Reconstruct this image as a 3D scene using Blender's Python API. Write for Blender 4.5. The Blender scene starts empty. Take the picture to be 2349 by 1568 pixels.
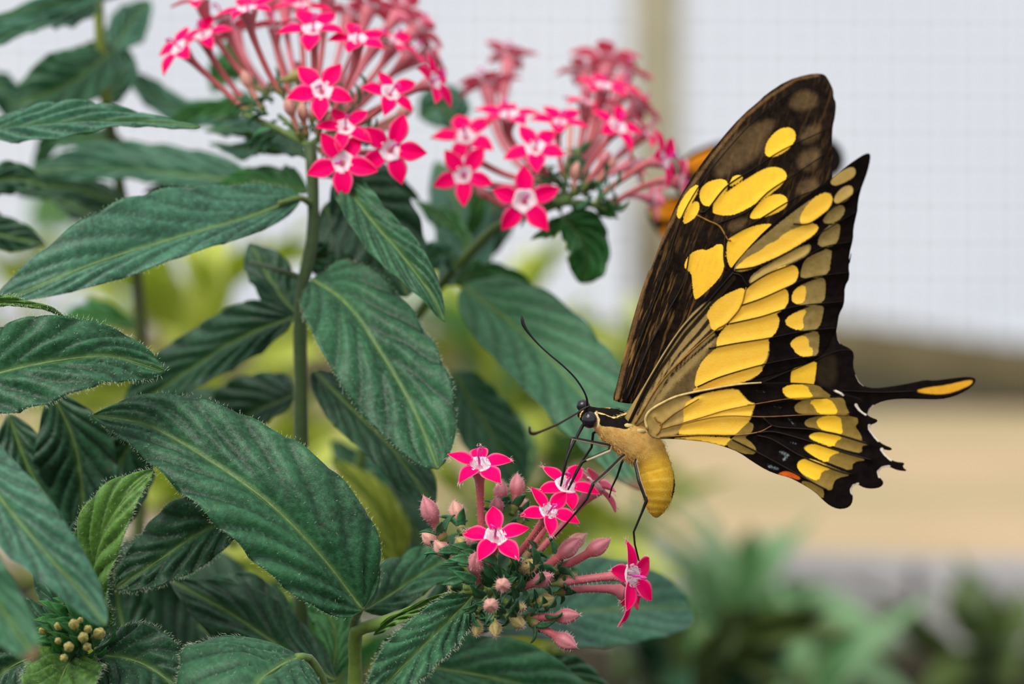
import bpy, math, random
import numpy as np
from mathutils import Vector, Matrix, noise as mnoise
from mathutils.geometry import delaunay_2d_cdt

# ---------------------------------------------------------------- camera, sky, sun, exposure
# one unit = 65 mm; the plane of focus is y = 0, the camera stands 6.5 units (42 cm) in front of it
sc = bpy.context.scene
col = sc.collection
D = 6.5
cam = bpy.data.cameras.new('camera'); camo = bpy.data.objects.new('camera', cam); col.objects.link(camo)
camo.location = (0, -D, 0); camo.rotation_euler = (math.pi/2, 0, 0)
cam.sensor_width = 36; cam.lens = 36*D/2.349; cam.clip_start = .05; cam.clip_end = 2000
cam.dof.use_dof = True; cam.dof.focus_distance = D; cam.dof.aperture_fstop = .85
sc.camera = camo
w = bpy.data.worlds.new('overcast_sky'); sc.world = w; w.use_nodes = True
nt = w.node_tree; bg = nt.nodes['Background']
tc = nt.nodes.new('ShaderNodeTexCoord'); nz = nt.nodes.new('ShaderNodeTexNoise'); rp = nt.nodes.new('ShaderNodeValToRGB')
nz.inputs['Scale'].default_value = 3.2; nz.inputs['Detail'].default_value = 3
rp.color_ramp.elements[0].position = .3; rp.color_ramp.elements[0].color = (.74, .78, .87, 1)
rp.color_ramp.elements[1].position = .62; rp.color_ramp.elements[1].color = (.92, .94, .98, 1)
nt.links.new(tc.outputs['Generated'], nz.inputs['Vector']); nt.links.new(nz.outputs['Fac'], rp.inputs['Fac'])
nt.links.new(rp.outputs['Color'], bg.inputs['Color']); bg.inputs['Strength'].default_value = 1.0
sun = bpy.data.lights.new('sun', 'SUN'); suno = bpy.data.objects.new('sun', sun); col.objects.link(suno)
sun.energy = 3.3; sun.angle = math.radians(40); sun.color = (1, .97, .9)
suno.rotation_euler = Vector((.38, .62, -.72)).to_track_quat('-Z', 'Y').to_euler()   # thin-cloud sun, from upper left behind the viewer
vs = sc.view_settings; vs.view_transform = 'Standard'; vs.look = 'None'; vs.exposure = 0; vs.gamma = 1; vs.use_curve_mapping = False

rnd = random.Random(7)

# ---------------------------------------------------------------- helpers
def P(px, py, d=0.0):
    k = (D+d)/D/1000
    return Vector(((px-1174.5)*k, d, (784-py)*k))

def mesh_obj(name, verts, faces, mats, parent=None, smooth=True, mi=None, attrs=None, colr=None):
    me = bpy.data.meshes.new(name)
    me.from_pydata([tuple(v) for v in verts], [], faces)
    for m in (mats if isinstance(mats, (list, tuple)) else [mats]): me.materials.append(m)
    if smooth: me.polygons.foreach_set('use_smooth', [True]*len(me.polygons))
    if mi is not None: me.polygons.foreach_set('material_index', mi)
    if attrs:
        for k, v in attrs.items():
            a = me.attributes.new(k, 'FLOAT', 'POINT'); a.data.foreach_set('value', np.asarray(v, dtype=np.float32))
    if colr is not None:
        a = me.attributes.new('Col', 'FLOAT_COLOR', 'POINT')
        c = np.ones((len(verts), 4), dtype=np.float32); c[:, :3] = np.asarray(colr)
        a.data.foreach_set('color', c.ravel())
    me.update()
    return link(name, me, parent)

def link(name, me, parent=None, mat=None):
    o = bpy.data.objects.new(name, me); col.objects.link(o)
    if parent is not None:
        o.parent = parent
        r = parent
        M = Matrix.Identity(4)
        while r is not None:
            M = r.matrix_basis.copy() @ M if r.parent is None else (r.matrix_parent_inverse @ r.matrix_basis) @ M
            r = r.parent
        o.matrix_parent_inverse = M.inverted()
    if mat is not None: o.matrix_basis = mat
    return o

def thing(name, label, cat, loc, group=None):
    o = bpy.data.objects.new(name, None); col.objects.link(o); o.location = loc
    o.empty_display_size = .05
    o['label'] = label; o['category'] = cat
    if group: o['group'] = group
    return o

def tag(o, label=None, cat=None, group=None, kind=None):
    if label: o['label'] = label
    if cat: o['category'] = cat
    if group: o['group'] = group
    if kind: o['kind'] = kind
    return o

def spline(pts, n):
    """Catmull-Rom through pts, n+1 samples evenly spread by length"""
    pts = [Vector(p) for p in pts]
    if len(pts) == 2:
        return [pts[0].lerp(pts[1], i/n) for i in range(n+1)]
    e = [pts[0]*2-pts[1]] + pts + [pts[-1]*2-pts[-2]]
    fine = []
    for i in range(1, len(e)-2):
        p0, p1, p2, p3 = e[i-1:i+3]
        for k in range(16):
            t = k/16
            fine.append(.5*((2*p1)+(p2-p0)*t+(2*p0-5*p1+4*p2-p3)*t*t+(3*p1-p0-3*p2+p3)*t**3))
    fine.append(pts[-1])
    L = [0]
    for a, b in zip(fine, fine[1:]): L.append(L[-1]+(b-a).length)
    out = []; j = 0
    for i in range(n+1):
        s = L[-1]*i/n
        while j < len(L)-2 and L[j+1] < s: j += 1
        u = (s-L[j])/max(1e-9, L[j+1]-L[j])
        out.append(fine[j].lerp(fine[j+1], min(1, u)))
    return out

def frames(pts, ref=Vector((.13, -.9, .3))):
    fr = []
    a = None
    for i in range(len(pts)):
        t = (pts[min(i+1, len(pts)-1)]-pts[max(i-1, 0)])
        t = t.normalized() if t.length > 1e-9 else Vector((0, 0, 1))
        if a is None: a = ref
        a = a-t*a.dot(t)
        if a.length < 1e-6: a = Vector((1, 0, 0))-t*t.x
        a.normalize()
        fr.append((t, a.copy(), t.cross(a)))
    return fr

def loft(pts, rad, ns=8, prof=None, closed=True, ref=Vector((.13, -.9, .3))):
    """tube along pts; rad = radius per point (or pair); prof(i, theta) -> factor"""
    fr = frames(pts, ref); V = []; F = []
    for i, (p, (t, a, b)) in enumerate(zip(pts, fr)):
        r = rad[i]; ra, rb = r if isinstance(r, tuple) else (r, r)
        for k in range(ns):
            th = 2*math.pi*k/ns; f = prof(i, th) if prof else 1
            V.append(p+a*(ra*math.cos(th)*f)+b*(rb*math.sin(th)*f))
    n = len(pts)
    for i in range(n-1):
        for k in range(ns):
            k2 = (k+1) % ns
            F.append((i*ns+k, i*ns+k2, (i+1)*ns+k2, (i+1)*ns+k))
    if closed:
        V.append(pts[0]); V.append(pts[-1]); c0 = len(V)-2; c1 = c0+1
        for k in range(ns):
            F.append((c0, (k+1) % ns, k)); F.append((c1, (n-1)*ns+k, (n-1)*ns+(k+1) % ns))
    return V, F

def tube(name, ctrl, r0, r1, mat, parent, n=16, ns=8, colr=None):
    pts = spline(ctrl, n)
    rr = [r0+(r1-r0)*i/n for i in range(n+1)]
    V, F = loft(pts, rr, ns)
    c = None
    if colr: c = [colr]*len(V)
    return mesh_obj(name, V, F, mat, parent, colr=c)

# ---------------------------------------------------------------- materials
class N:
    def __init__(s, name):
        s.m = bpy.data.materials.new(name); s.m.use_nodes = True
        s.t = s.m.node_tree; s.b = s.t.nodes['Principled BSDF']; s.out = s.t.nodes['Material Output']
    def n(s, typ, **kw):
        x = s.t.nodes.new(typ)
        for k, v in kw.items(): setattr(x, k, v)
        return x
    def l(s, a, b): s.t.links.new(a, b)
    def attr(s, name): return s.n('ShaderNodeAttribute', attribute_name=name)
    def noise(s, scale, detail=3, rough=.55, vec=None):
        x = s.n('ShaderNodeTexNoise'); x.inputs['Scale'].default_value = scale; x.inputs['Detail'].default_value = detail
        x.inputs['Roughness'].default_value = rough
        if vec is None:
            g = s.n('ShaderNodeTexCoord'); vec = g.outputs['Object']
        s.l(vec, x.inputs['Vector']); return x.outputs['Fac']
    def math(s, op, a, b=0.0, c=None, clamp=False):
        x = s.n('ShaderNodeMath', operation=op, use_clamp=clamp)
        for i, v in enumerate((a, b) if c is None else (a, b, c)):
            if isinstance(v, (int, float)): x.inputs[i].default_value = v
            else: s.l(v, x.inputs[i])
        return x.outputs[0]
    def mapr(s, v, a, b, c=0., d=1., smooth=False):
        x = s.n('ShaderNodeMapRange'); x.interpolation_type = 'SMOOTHSTEP' if smooth else 'LINEAR'
        s.l(v, x.inputs['Value'])
        for k, q in zip(('From Min', 'From Max', 'To Min', 'To Max'), (a, b, c, d)): x.inputs[k].default_value = q
        return x.outputs['Result']
    def mix(s, f, a, b, mode='MIX'):
        x = s.n('ShaderNodeMix', data_type='RGBA', blend_type=mode)
        for k, v in ((0, f), (6, a), (7, b)):
            if isinstance(v, (int, float)): x.inputs[k].default_value = v
            elif isinstance(v, tuple): x.inputs[k].default_value = (*v, 1) if len(v) == 3 else v
            else: s.l(v, x.inputs[k])
        return x.outputs[2]
    def bump(s, h, strength=.3, dist=.01):
        x = s.n('ShaderNodeBump'); x.inputs['Strength'].default_value = strength; x.inputs['Distance'].default_value = dist
        s.l(h, x.inputs['Height']); s.l(x.outputs['Normal'], s.b.inputs['Normal']); return x
    def color(s, c):
        if isinstance(c, tuple): s.b.inputs['Base Color'].default_value = (*c, 1)
        else: s.l(c, s.b.inputs['Base Color'])
    def set(s, **kw):
        for k, v in kw.items(): s.b.inputs[k.replace('_', ' ')].default_value = v
    def translucent(s, c, fac):
        tr = s.n('ShaderNodeBsdfTranslucent'); mx = s.n('ShaderNodeMixShader')
        if isinstance(c, tuple): tr.inputs['Color'].default_value = (*c, 1)
        else: s.l(c, tr.inputs['Color'])
        mx.inputs[0].default_value = fac
        s.l(s.b.outputs[0], mx.inputs[1]); s.l(tr.outputs[0], mx.inputs[2]); s.l(mx.outputs[0], s.out.inputs['Surface'])

def leaf_mat(name, c1, c2, tip=None, rough=.45, transl=.22, tcol=None, spec=.38, sheen=.10):
    m = N(name)
    big = m.noise(6, 5); fine = m.noise(70, 4, .65)
    f = m.mapr(big, .32, .68)
    c = m.mix(f, tuple(x*.7 for x in c1), c2)
    f2 = m.mapr(fine, .42, .72, 0, .6)
    c = m.mix(f2, c, tuple(min(1, x*1.9+.01) for x in c2))
    spots = m.noise(42, 2, .5)
    c = m.mix(m.mapr(spots, .70, .76, 0, .6), c, (.10, .085, .03))
    lat = m.attr('lat').outputs['Fac']       # 1 on a lateral vein groove, where crease shade is painted into the colour
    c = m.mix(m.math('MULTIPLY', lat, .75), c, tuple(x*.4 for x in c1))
    mid = m.attr('mid').outputs['Fac']
    c = m.mix(m.math('MULTIPLY', mid, .6), c, (.15, .25, .06))
    if tip:
        tp = m.attr('lt').outputs['Fac']
        c = m.mix(m.mapr(tp, .93, .985), c, tip)
    m.color(c)
    m.set(Roughness=rough, Specular_IOR_Level=spec, Sheen_Weight=sheen, Sheen_Roughness=.5)
    m.b.inputs['Sheen Tint'].default_value = (.75, .95, .95, 1)
    v = m.n('ShaderNodeTexVoronoi'); v.inputs['Scale'].default_value = 105; v.feature = 'DISTANCE_TO_EDGE'
    g = m.n('ShaderNodeTexCoord'); m.l(g.outputs['Object'], v.inputs['Vector'])
    h = m.math('ADD', m.math('MULTIPLY', fine, .6), m.mapr(v.outputs['Distance'], 0, .12, 0, .3))
    m.bump(h, .24, .005)
    m.translucent(tcol or tuple(min(1, x*2.6) for x in c2), transl)
    return m.m

M = {}
M['leaf'] = leaf_mat('leaf_green', (.010, .056, .023), (.032, .130, .052))
M['leaf_dark_shade'] = leaf_mat('leaf_dark_shade_green', (.009, .042, .016), (.018, .078, .030), transl=.10)  # darker leaf green; shade deep in the foliage is put into the colour
M['leaf_blue_sheen'] = leaf_mat('leaf_blue_sheen_green', (.022, .090, .050), (.055, .175, .100), sheen=.22)  # bluer, lighter leaf green with the sky's sheen painted in
M['leaf_young'] = leaf_mat('leaf_young_green', (.060, .15, .022), (.125, .25, .045), transl=.3)
M['leaf_mid'] = leaf_mat('leaf_mid_green', (.03, .14, .035), (.06, .22, .055), transl=.3)
M['leaf_brown'] = leaf_mat('leaf_brown_tip', (.035, .13, .06), (.06, .19, .09), tip=(.25, .09, .05), sheen=.2)
M['leaf_back'] = leaf_mat('leaf_underside', (.06, .20, .03), (.12, .30, .05), transl=.25)
M['leaf_lime'] = leaf_mat('leaf_lime', (.40, .46, .05), (.58, .62, .10), transl=.4, tcol=(.6, .75, .08))
M['leaf_olive'] = leaf_mat('leaf_olive', (.05, .085, .015), (.085, .125, .022), transl=.2)
M['leaf_sage'] = leaf_mat('leaf_sage', (.12, .24, .10), (.22, .36, .18), transl=.3)

def col_mat(name, rough=.5, sheen=.4, transl=0., spec=.4, nscale=60, namp=.35):
    m = N(name); c = m.attr('Col').outputs['Color']
    nz_ = m.noise(nscale, 3)
    c2 = m.mix(m.mapr(nz_, .35, .7, 0, namp), c, (1, 1, 1), 'SOFT_LIGHT')
    m.color(c2); m.set(Roughness=rough, Sheen_Weight=sheen, Specular_IOR_Level=spec)
    m.bump(m.noise(140, 3), .25, .004)
    if transl: m.translucent(c2, transl)
    return m.m
M['tube'] = col_mat('flower_tube', transl=.2, sheen=.12, namp=.2)
M['stem'] = col_mat('stem_green', rough=.55, sheen=.2)
M['limb'] = col_mat('insect_limb', rough=.4, sheen=0, spec=.25, namp=.05)

def petal_mat(name, c1, c2, rim):
    m = N(name)
    t = m.attr('pt').outputs['Fac']; e = m.attr('pe').outputs['Fac']
    c = m.mix(m.mapr(t, .15, .8), c1, c2)
    st = m.noise(90, 3)
    c = m.mix(m.mapr(st, .4, .75, 0, .25), c, tuple(x*.7 for x in c2))
    c = m.mix(m.mapr(e, .74, 1.0, 0, .95), c, rim)
    m.color(c); m.set(Roughness=.5, Sheen_Weight=.0, Specular_IOR_Level=.05)
    m.bump(st, .15, .004)
    m.translucent(c, .3)
    return m.m
M['petal'] = petal_mat('petal_pink', (1.0, .0, .17), (1.0, .0, .14), (1.0, .20, .36))
M['petal_back'] = petal_mat('petal_back_pink', (.95, .30, .45), (.95, .24, .40), (.95, .42, .52))

def flat(name, c, rough=.5, spec=.4, sheen=0, nscale=40, namp=.25, transl=0, bump=.2):
    m = N(name); nz_ = m.noise(nscale, 4)
    cc = m.mix(m.mapr(nz_, .3, .7), tuple(x*(1-namp) for x in c), tuple(min(1, x*(1+namp)) for x in c))
    m.color(cc); m.set(Roughness=rough, Specular_IOR_Level=spec, Sheen_Weight=sheen)
    if bump: m.bump(nz_, bump, .01)
    if transl: m.translucent(cc, transl)
    return m.m
M['throat'] = flat('flower_throat', (.92, .74, .80), .6, .2, .3, 120, .12, .2)
M['style'] = flat('flower_style', (.75, .05, .40), .4, .4, 0, 60, .15, .2)
M['hair_white'] = flat('pale_hairs', (.75, .80, .62), .5, .3, 0, 10, .1, .4, 0)
M['hair_pink'] = flat('pink_hairs', (.95, .70, .72), .5, .3, 0, 10, .1, .4, 0)
M['sepal'] = leaf_mat('sepal_green', (.012, .075, .022), (.03, .14, .045), transl=.15)
M['midrib'] = flat('midrib_green', (.15, .24, .07), .5, .3, .1, 60, .25, .1)
M['eye'] = flat('insect_eye', (.012, .010, .014), .22, .5, 0, 30, .2, 0, 0)
M['vein'] = flat('wing_vein', (.012, .007, .005), .5, .12, 0, 40, .3, 0, 0)
M['vein_tan'] = flat('wing_vein_tan', (.27, .125, .020), .45, .3, 0, 60, .4, 0, 0)
M['vein_pale'] = flat('wing_edge_pale', (.55, .40, .15), .45, .3, 0, 60, .3, 0, 0)
M['soil'] = flat('soil', (.030, .024, .011), .95, .1, 0, 1.6, .5, 0, .6)
def sand_mat():
    m = N('sand'); big = m.noise(.11, 4); f = m.noise(.6, 4)
    c = m.mix(m.mapr(big, .40, .62), (.48, .33, .19), (.30, .27, .12))
    m.color(m.mix(m.mapr(f, .3, .7, 0, .35), c, (.60, .46, .32))); m.set(Roughness=.95, Specular_IOR_Level=.1); m.bump(f, .3, .05)
    return m.m
M['sand'] = sand_mat()
M['kerb'] = flat('kerb_stone', (.34, .325, .33), .9, .1, 0, 1.2, .2, 0, .3)
M['wood'] = flat('weathered_wood', (.30, .28, .20), .9, .1, 0, .8, .15, 0, .3)
M['wood_dark'] = flat('dark_wood', (.135, .115, .065), .9, .1, 0, .5, .3, 0, .3)
M['panel'] = flat('plinth_paint', (.22, .25, .20), .9, .1, 0, .25, .35, 0, .2)
M['wire'] = flat('galvanised_wire', (.22, .22, .22), .6, .3, 0, 1, .1, 0, 0)

# ---------------------------------------------------------------- the setting
def box(name, c, size, mat, parent=None, rot=None):
    x, y, z = [s/2 for s in size]; b = .04*min(size)
    V = [Vector((sx*x, sy*y, sz*z)) for sx in (-1, 1) for sy in (-1, 1) for sz in (-1, 1)]
    F = [(0, 1, 3, 2), (4, 6, 7, 5), (0, 4, 5, 1), (2, 3, 7, 6), (0, 2, 6, 4), (1, 5, 7, 3)]
    Mx = Matrix.Translation(c)
    if rot is not None: Mx = Mx @ rot.to_matrix().to_4x4()
    o = mesh_obj(name, [Mx @ v for v in V], F, mat, parent, smooth=False)
    md = o.modifiers.new('bevel', 'BEVEL'); md.width = b; md.segments = 2
    return o

def between(a, b, w_, h_):
    """centre, size, rotation of a beam from a to b"""
    d = b-a
    return (a+b)/2, (d.length, w_, h_), d.to_track_quat('X', 'Z')

def ground(name, z, y0, y1, x, mat, amp, n=40):
    V = []; F = []
    for j in range(n+1):
        for i in range(n+1):
            X = -x+2*x*i/n; Y = y0+(y1-y0)*j/n
            V.append((X, Y, z+amp*mnoise.noise(Vector((X*.35, Y*.35, z)))))
    for j in range(n):
        for i in range(n): F.append((j*(n+1)+i, j*(n+1)+i+1, (j+1)*(n+1)+i+1, (j+1)*(n+1)+i))
    return tag(mesh_obj(name, V, F, mat), kind='structure')
ground('floor_soil', -2.05, -9, 15.5, 26, M['soil'], .10)
ground('floor_sand', -1.66, 14.2, 64, 60, M['sand'], .04)
ground('floor_yard', -1.75, 63, 900, 700, M['sand'], .0, 4)
# timber kerb along the bed
kb = thing('trim_1', 'pale grey stone kerb edging the planted bed', 'kerb', P(1900, 1400, 13.8)); kb['kind'] = 'structure'
del kb['category']
ka, kb2 = P(-900, 1150, 17.5), P(3300, 1460, 11.3)
ka.z = kb2.z = -1.80
for i in range(9):
    a = ka.lerp(kb2, i/9+.002); b = ka.lerp(kb2, (i+1)/9-.002)
    c, s, r = between(a, b, .75, .66+.02*rnd.random())
    box('kerb_stone', c, s, M['kerb'], kb, r)
# screen wall of the butterfly house: plinth, rail, post and welded wire
YW = 62
wl = thing('wall_back', 'wire screen wall with timber rail and post', 'wall', P(1174, 930, YW)); wl['kind'] = 'structure'
del wl['category']
def wbox(name, px0, py0, px1, py1, d, thick, mat):
    a = P(px0, py0, d); b = P(px1, py1, d)
    return box(name, (a+b)/2, (abs(b.x-a.x), thick, abs(a.z-b.z)), mat, wl)
for i in range(8):
    wbox('plinth_panel', -600+i*480+3, 800, -600+(i+1)*480-3, 945, YW+.9, .8, M['panel'])
for ra, rb in ((P(-900, 735, YW-.2), P(1500, 745, YW-.2)), (P(1505, 682, YW-.2), P(3300, 916, YW-.2))):
    c, s, r = between(ra, rb, 1.2, 1.1); c.z -= .5
    box('rail', c, s, M['wood_dark'], wl, r)
wbox('post', 1447, -260, 1558, 860, YW-.9, 1.1, M['wood'])
wbox('stake', 1446, 470, 1492, 850, YW-2.4, .5, M['wood_dark'])
for i in range(34):
    px = -260+i*87
    a = P(px, -300, YW); b = P(px, 800, YW)
    V, F = loft([a, b], [.05, .05], 5); mesh_obj('wire', V, F, M['wire'], wl)
for j in range(12):
    py = -260+j*84
    V, F = loft([P(-500, py, YW+.05), P(2900, py+24, YW+.05)], [.05, .05], 5); mesh_obj('wire', V, F, M['wire'], wl)

# ---------------------------------------------------------------- leaves
def hair_tris(V, F, p, d, L, wd):
    """one hair: a thin three-sided spike"""
    d = d.normalized(); a = d.cross(Vector((.3, .8, .51))).normalized(); b = d.cross(a)
    i = len(V)
    for k in range(3):
        th = k*2.094
        V.append(p+a*(wd*math.cos(th))+b*(wd*math.sin(th)))
    bend = a*(L*.25*rnd.uniform(-1, 1))
    V.append(p+d*L+bend)
    F.extend([(i, i+1, i+3), (i+1, i+2, i+3), (i+2, i, i+3)])

def leaf(parent, ctrl, wl_, wr_, nrm=(0, -1, .35), mat='leaf', fold=.12, shape=(.75, .85), nvn=7, relief=.014, wave=.012, curl=0., hairs=0, nu=72, nv=14, rib=3.6, label=None, back='leaf_back', slant=.55):
    pts = spline([P(*c) for c in ctrl], nu)
    L = sum((b-a).length for a, b in zip(pts, pts[1:]))
    nrm = Vector(nrm).normalized(); a_, b_ = shape
    tp = a_/(a_+b_); wmax = tp**a_*(1-tp)**b_
    rows = 2*nv+1
    V = []; Bk = []; lat = []; mid = []; lt = []; ribp = []; ribr = []; edge = []
    seed = rnd.random()*50
    for i, p in enumerate(pts):
        t = i/nu
        T = (pts[min(i+1, nu)]-pts[max(i-1, 0)]).normalized()
        S = nrm.cross(T).normalized(); Nn = T.cross(S).normalized()
        k = 1/max(.35, math.hypot(S.x, S.z))
        kd = (D+p.y)/D/1000
        wv = max(0.003, t**a_*(1-t)**b_/wmax)
        for j in range(rows):
            v = (j-nv)/nv
            hw = (wl_ if v >= 0 else wr_)*kd*k*wv
            av = abs(v)
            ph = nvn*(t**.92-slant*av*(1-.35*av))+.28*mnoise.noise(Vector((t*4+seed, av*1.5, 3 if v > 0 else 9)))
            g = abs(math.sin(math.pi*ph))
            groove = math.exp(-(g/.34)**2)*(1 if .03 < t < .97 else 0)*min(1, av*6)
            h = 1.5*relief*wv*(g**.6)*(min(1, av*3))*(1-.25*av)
            h += -relief*.6*math.exp(-(av/.06)**2)*wv
            h += fold*hw*av**1.3-curl*hw*av**3
            h += wave*av*wv*math.sin(9*t+seed+(2 if v > 0 else 0))*1.5+wave*.7*mnoise.noise(Vector((t*5+seed, v*2, 0)))
            ew = 1+.018*math.sin(nvn*2*math.pi*t*1.0+seed) if av > .9 else 1
            q = p+S*(v*hw*ew)+Nn*h
            V.append(q); Bk.append(q-Nn*(.0045 if 0 < i < nu and 0 < j < rows-1 else .001))
            lat.append(groove); mid.append(math.exp(-(av*hw/(.006))**2)); lt.append(t)
            if j in (0, rows-1) and i > 1: edge.append((q, (S*(1 if v > 0 else -1)+T*.5+Nn*rnd.uniform(-.4, .5)), Nn))
        ribp.append(p+Nn*(-relief*.6*wv+.0015)); ribr.append(kd*max(.6, rib*(1-.8*t)))
    n0 = len(V); F = []; mi = []
    for i in range(nu):
        for j in range(rows-1):
            a = i*rows+j
            F.append((a, a+rows, a+rows+1, a+1)); mi.append(0)
    for i in range(nu):
        for j in range(rows-1):
            a = n0+i*rows+j
            F.append((a, a+1, a+rows+1, a+rows)); mi.append(1)
        a = i*rows; F.append((a, n0+a, n0+a+rows, a+rows)); mi.append(1)
        a = i*rows+rows-1; F.append((a, a+rows, n0+a+rows, n0+a)); mi.append(1)
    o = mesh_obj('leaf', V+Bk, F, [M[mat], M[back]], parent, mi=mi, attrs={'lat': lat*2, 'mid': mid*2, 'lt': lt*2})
    if label: o['label'] = label
    if rib:
        v, f = loft(ribp, ribr, 6); mesh_obj('midrib', v, f, M['midrib'], o)
    if hairs:
        HV = []; HF = []
        for q, d, nn in edge:
            for _ in range(3):
                hair_tris(HV, HF, q+Vector((rnd.gauss(0, .003), 0, rnd.gauss(0, .003))), d+Vector((rnd.gauss(0, .35), rnd.gauss(0, .35), rnd.gauss(0, .35))), hairs*rnd.uniform(.4, 1.1), .00042)
        for _ in range(260):
            ii = rnd.randrange(3, nu-2)*rows+rnd.randrange(rows); q = V[ii]
            d = nrm+Vector((rnd.gauss(0, .7), rnd.gauss(0, .7), rnd.gauss(0, .7)))
            hair_tris(HV, HF, q, d, hairs*rnd.uniform(.4, .9), .0004)
        h = mesh_obj('leaf_hairs', HV, HF, M['hair_white'], o, smooth=False); h['kind'] = 'stuff'
    return o

GR, GRD = (.085, .15, .026), (.032, .062, .013)  # the second green is darker olive, with shade on the stems put in
def stem(parent, ctrl, r0, r1, c=GRD, name='stem', n=24):
    pts = spline([P(*q) for q in ctrl], n)
    rr = [(r0+(r1-r0)*i/n)/1000*(1+.06*math.sin(i*1.7)) for i in range(n+1)]
    V, F = loft(pts, rr, 10)
    return mesh_obj(name, V, F, M['stem'], parent, colr=[c]*len(V))

# ---------------------------------------------------------------- flowers and buds
def make_petal(seed):
    """unit petal along +X from the throat; top face, back face and rim"""
    r_ = random.Random(seed); nu, nv = 12, 4; V = []; B = []; pt = []; pe = []
    bend = r_.uniform(-.10, .06); tw = r_.uniform(-.25, .25)
    for i in range(nu+1):
        t = i/nu; x = .24+t*.76
        wd = .265*(math.sin(math.pi*(.22+.78*t)) if t < 1 else 0)
        wd = max(wd, .006)*(1+.05*math.sin(5*t+seed))
        z = .10*t-.16*t*t+bend*t*t+.05*max(0, t-.85)*6*(.3+r_.random()*.1)
        for j in range(-nv, nv+1):
            v = j/nv; y = v*wd
            zz = z+.10*wd*3*(v*v)*(.5+.5*t)-.025*math.exp(-(v/.2)**2)+tw*y*t
            V.append((x, y, zz)); B.append((x, y, zz-.03*(1-abs(v)*.6))); pt.append(t); pe.append(max(abs(v), (t-.86)/.14))
    R = 2*nv+1; n0 = len(V); F = []; mi = []
    for i in range(nu):
        for j in range(R-1):
            a = i*R+j; F.append((a, a+R, a+R+1, a+1)); mi.append(0)
            a += n0; F.append((a, a+1, a+R+1, a+R)); mi.append(1)
        a = i*R; F.append((a, n0+a, n0+a+R, a+R)); mi.append(1)
        a = i*R+R-1; F.append((a, a+R, n0+a+R, n0+a)); mi.append(1)
    o = mesh_obj('petal', V+B, F, [M['petal'], M['petal_back']], mi=mi, attrs={'pt': pt*2, 'pe': pe*2})
    me = o.data; bpy.data.objects.remove(o)
    return me
PET = [make_petal(s) for s in range(6)]

def make_throat():
    V = [(0, 0, -.16)]; F = []
    for ri, (r, z) in enumerate(((.10, -.10), (.20, -.02), (.30, .035), (.33, .03), (.34, -.03))):
        for k in range(20):
            th = 2*math.pi*k/20; f = 1+.10*math.cos(5*th+math.pi)*(ri/4)
            V.append((r*f*math.cos(th), r*f*math.sin(th), z))
    for k in range(20): F.append((0, 1+k, 1+(k+1) % 20))
    for ri in range(4):
        for k in range(20):
            a = 1+ri*20+k; b = 1+ri*20+(k+1) % 20; F.append((a, a+20, b+20, b))
    HV = []; HF = []
    for k in range(90):
        th = rnd.random()*6.283; r = rnd.uniform(.14, .30)
        hair_tris(HV, HF, Vector((r*math.cos(th), r*math.sin(th), 0)), Vector((-.2*math.cos(th), -.2*math.sin(th), 1)), rnd.uniform(.08, .18), .012)
    o = mesh_obj('throat', V, F, M['throat']); h = mesh_obj('throat_hairs', HV, HF, M['throat'], smooth=False)
    a, b = o.data, h.data; bpy.data.objects.remove(o); bpy.data.objects.remove(h); return a, b
THR, THH = make_throat()
def make_style():
    pts = spline([(0, 0, -.1), (.02, 0, .12), (.0, .02, .32), (.06, .05, .46), (.15, .03, .47), (.17, -.02, .38), (.11, -.02, .35)], 18)
    V, F = loft([Vector(p) for p in pts], [.035]*8+[.032]*6+[.028]*5, 6)
    o = mesh_obj('style', V, F, M['style']); me = o.data; bpy.data.objects.remove(o); return me
STY = make_style()

PINKT, GREENT, CREAM, PALE = (.55, .11, .12), (.14, .21, .035), (.58, .46, .15), (.78, .24, .32)
def lerp3(a, b, t): return tuple(x+(y-x)*t for x, y in zip(a, b))

def sepals(parent, p, axis, size, n, mat='sepal'):
    a = axis.cross(Vector((.2, .9, .3))).normalized(); b = axis.cross(a)
    for k in range(n):
        th = 6.283*k/n+rnd.uniform(-.4, .4); out = a*math.cos(th)+b*math.sin(th)
        L = size*rnd.uniform(.6, 1.25); V = []; F = []; tip = (axis*rnd.uniform(.2, 1.1)+out*rnd.uniform(.8, 1.2)).normalized()
        side = axis.cross(out).normalized(); up = tip.cross(side)
        nu = 7
        for i in range(nu+1):
            t = i/nu; wd = L*.20*max(.04, math.sin(math.pi*(.12+.88*t)**.8))
            c = p+tip*(L*t)+up*(L*.22*math.sin(t*2.6))
            for v in (-1, -.5, 0, .5, 1): V.append(c+side*(wd*v)+up*(wd*.5*(abs(v)-.6)))
        V += [v-up*.004 for v in V]; m_ = len(V)//2
        for i in range(nu):
            for j in range(4):
                q = i*5+j; F.append((q, q+1, q+6, q+5)); F.append((m_+q, m_+q+5, m_+q+6, m_+q+1))
            q = i*5; F.append((q, q+5, m_+q+5, m_+q)); q += 4; F.append((q, m_+q, m_+q+5, q+5))
        mesh_obj('sepal', V, F, M[mat], parent)

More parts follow.
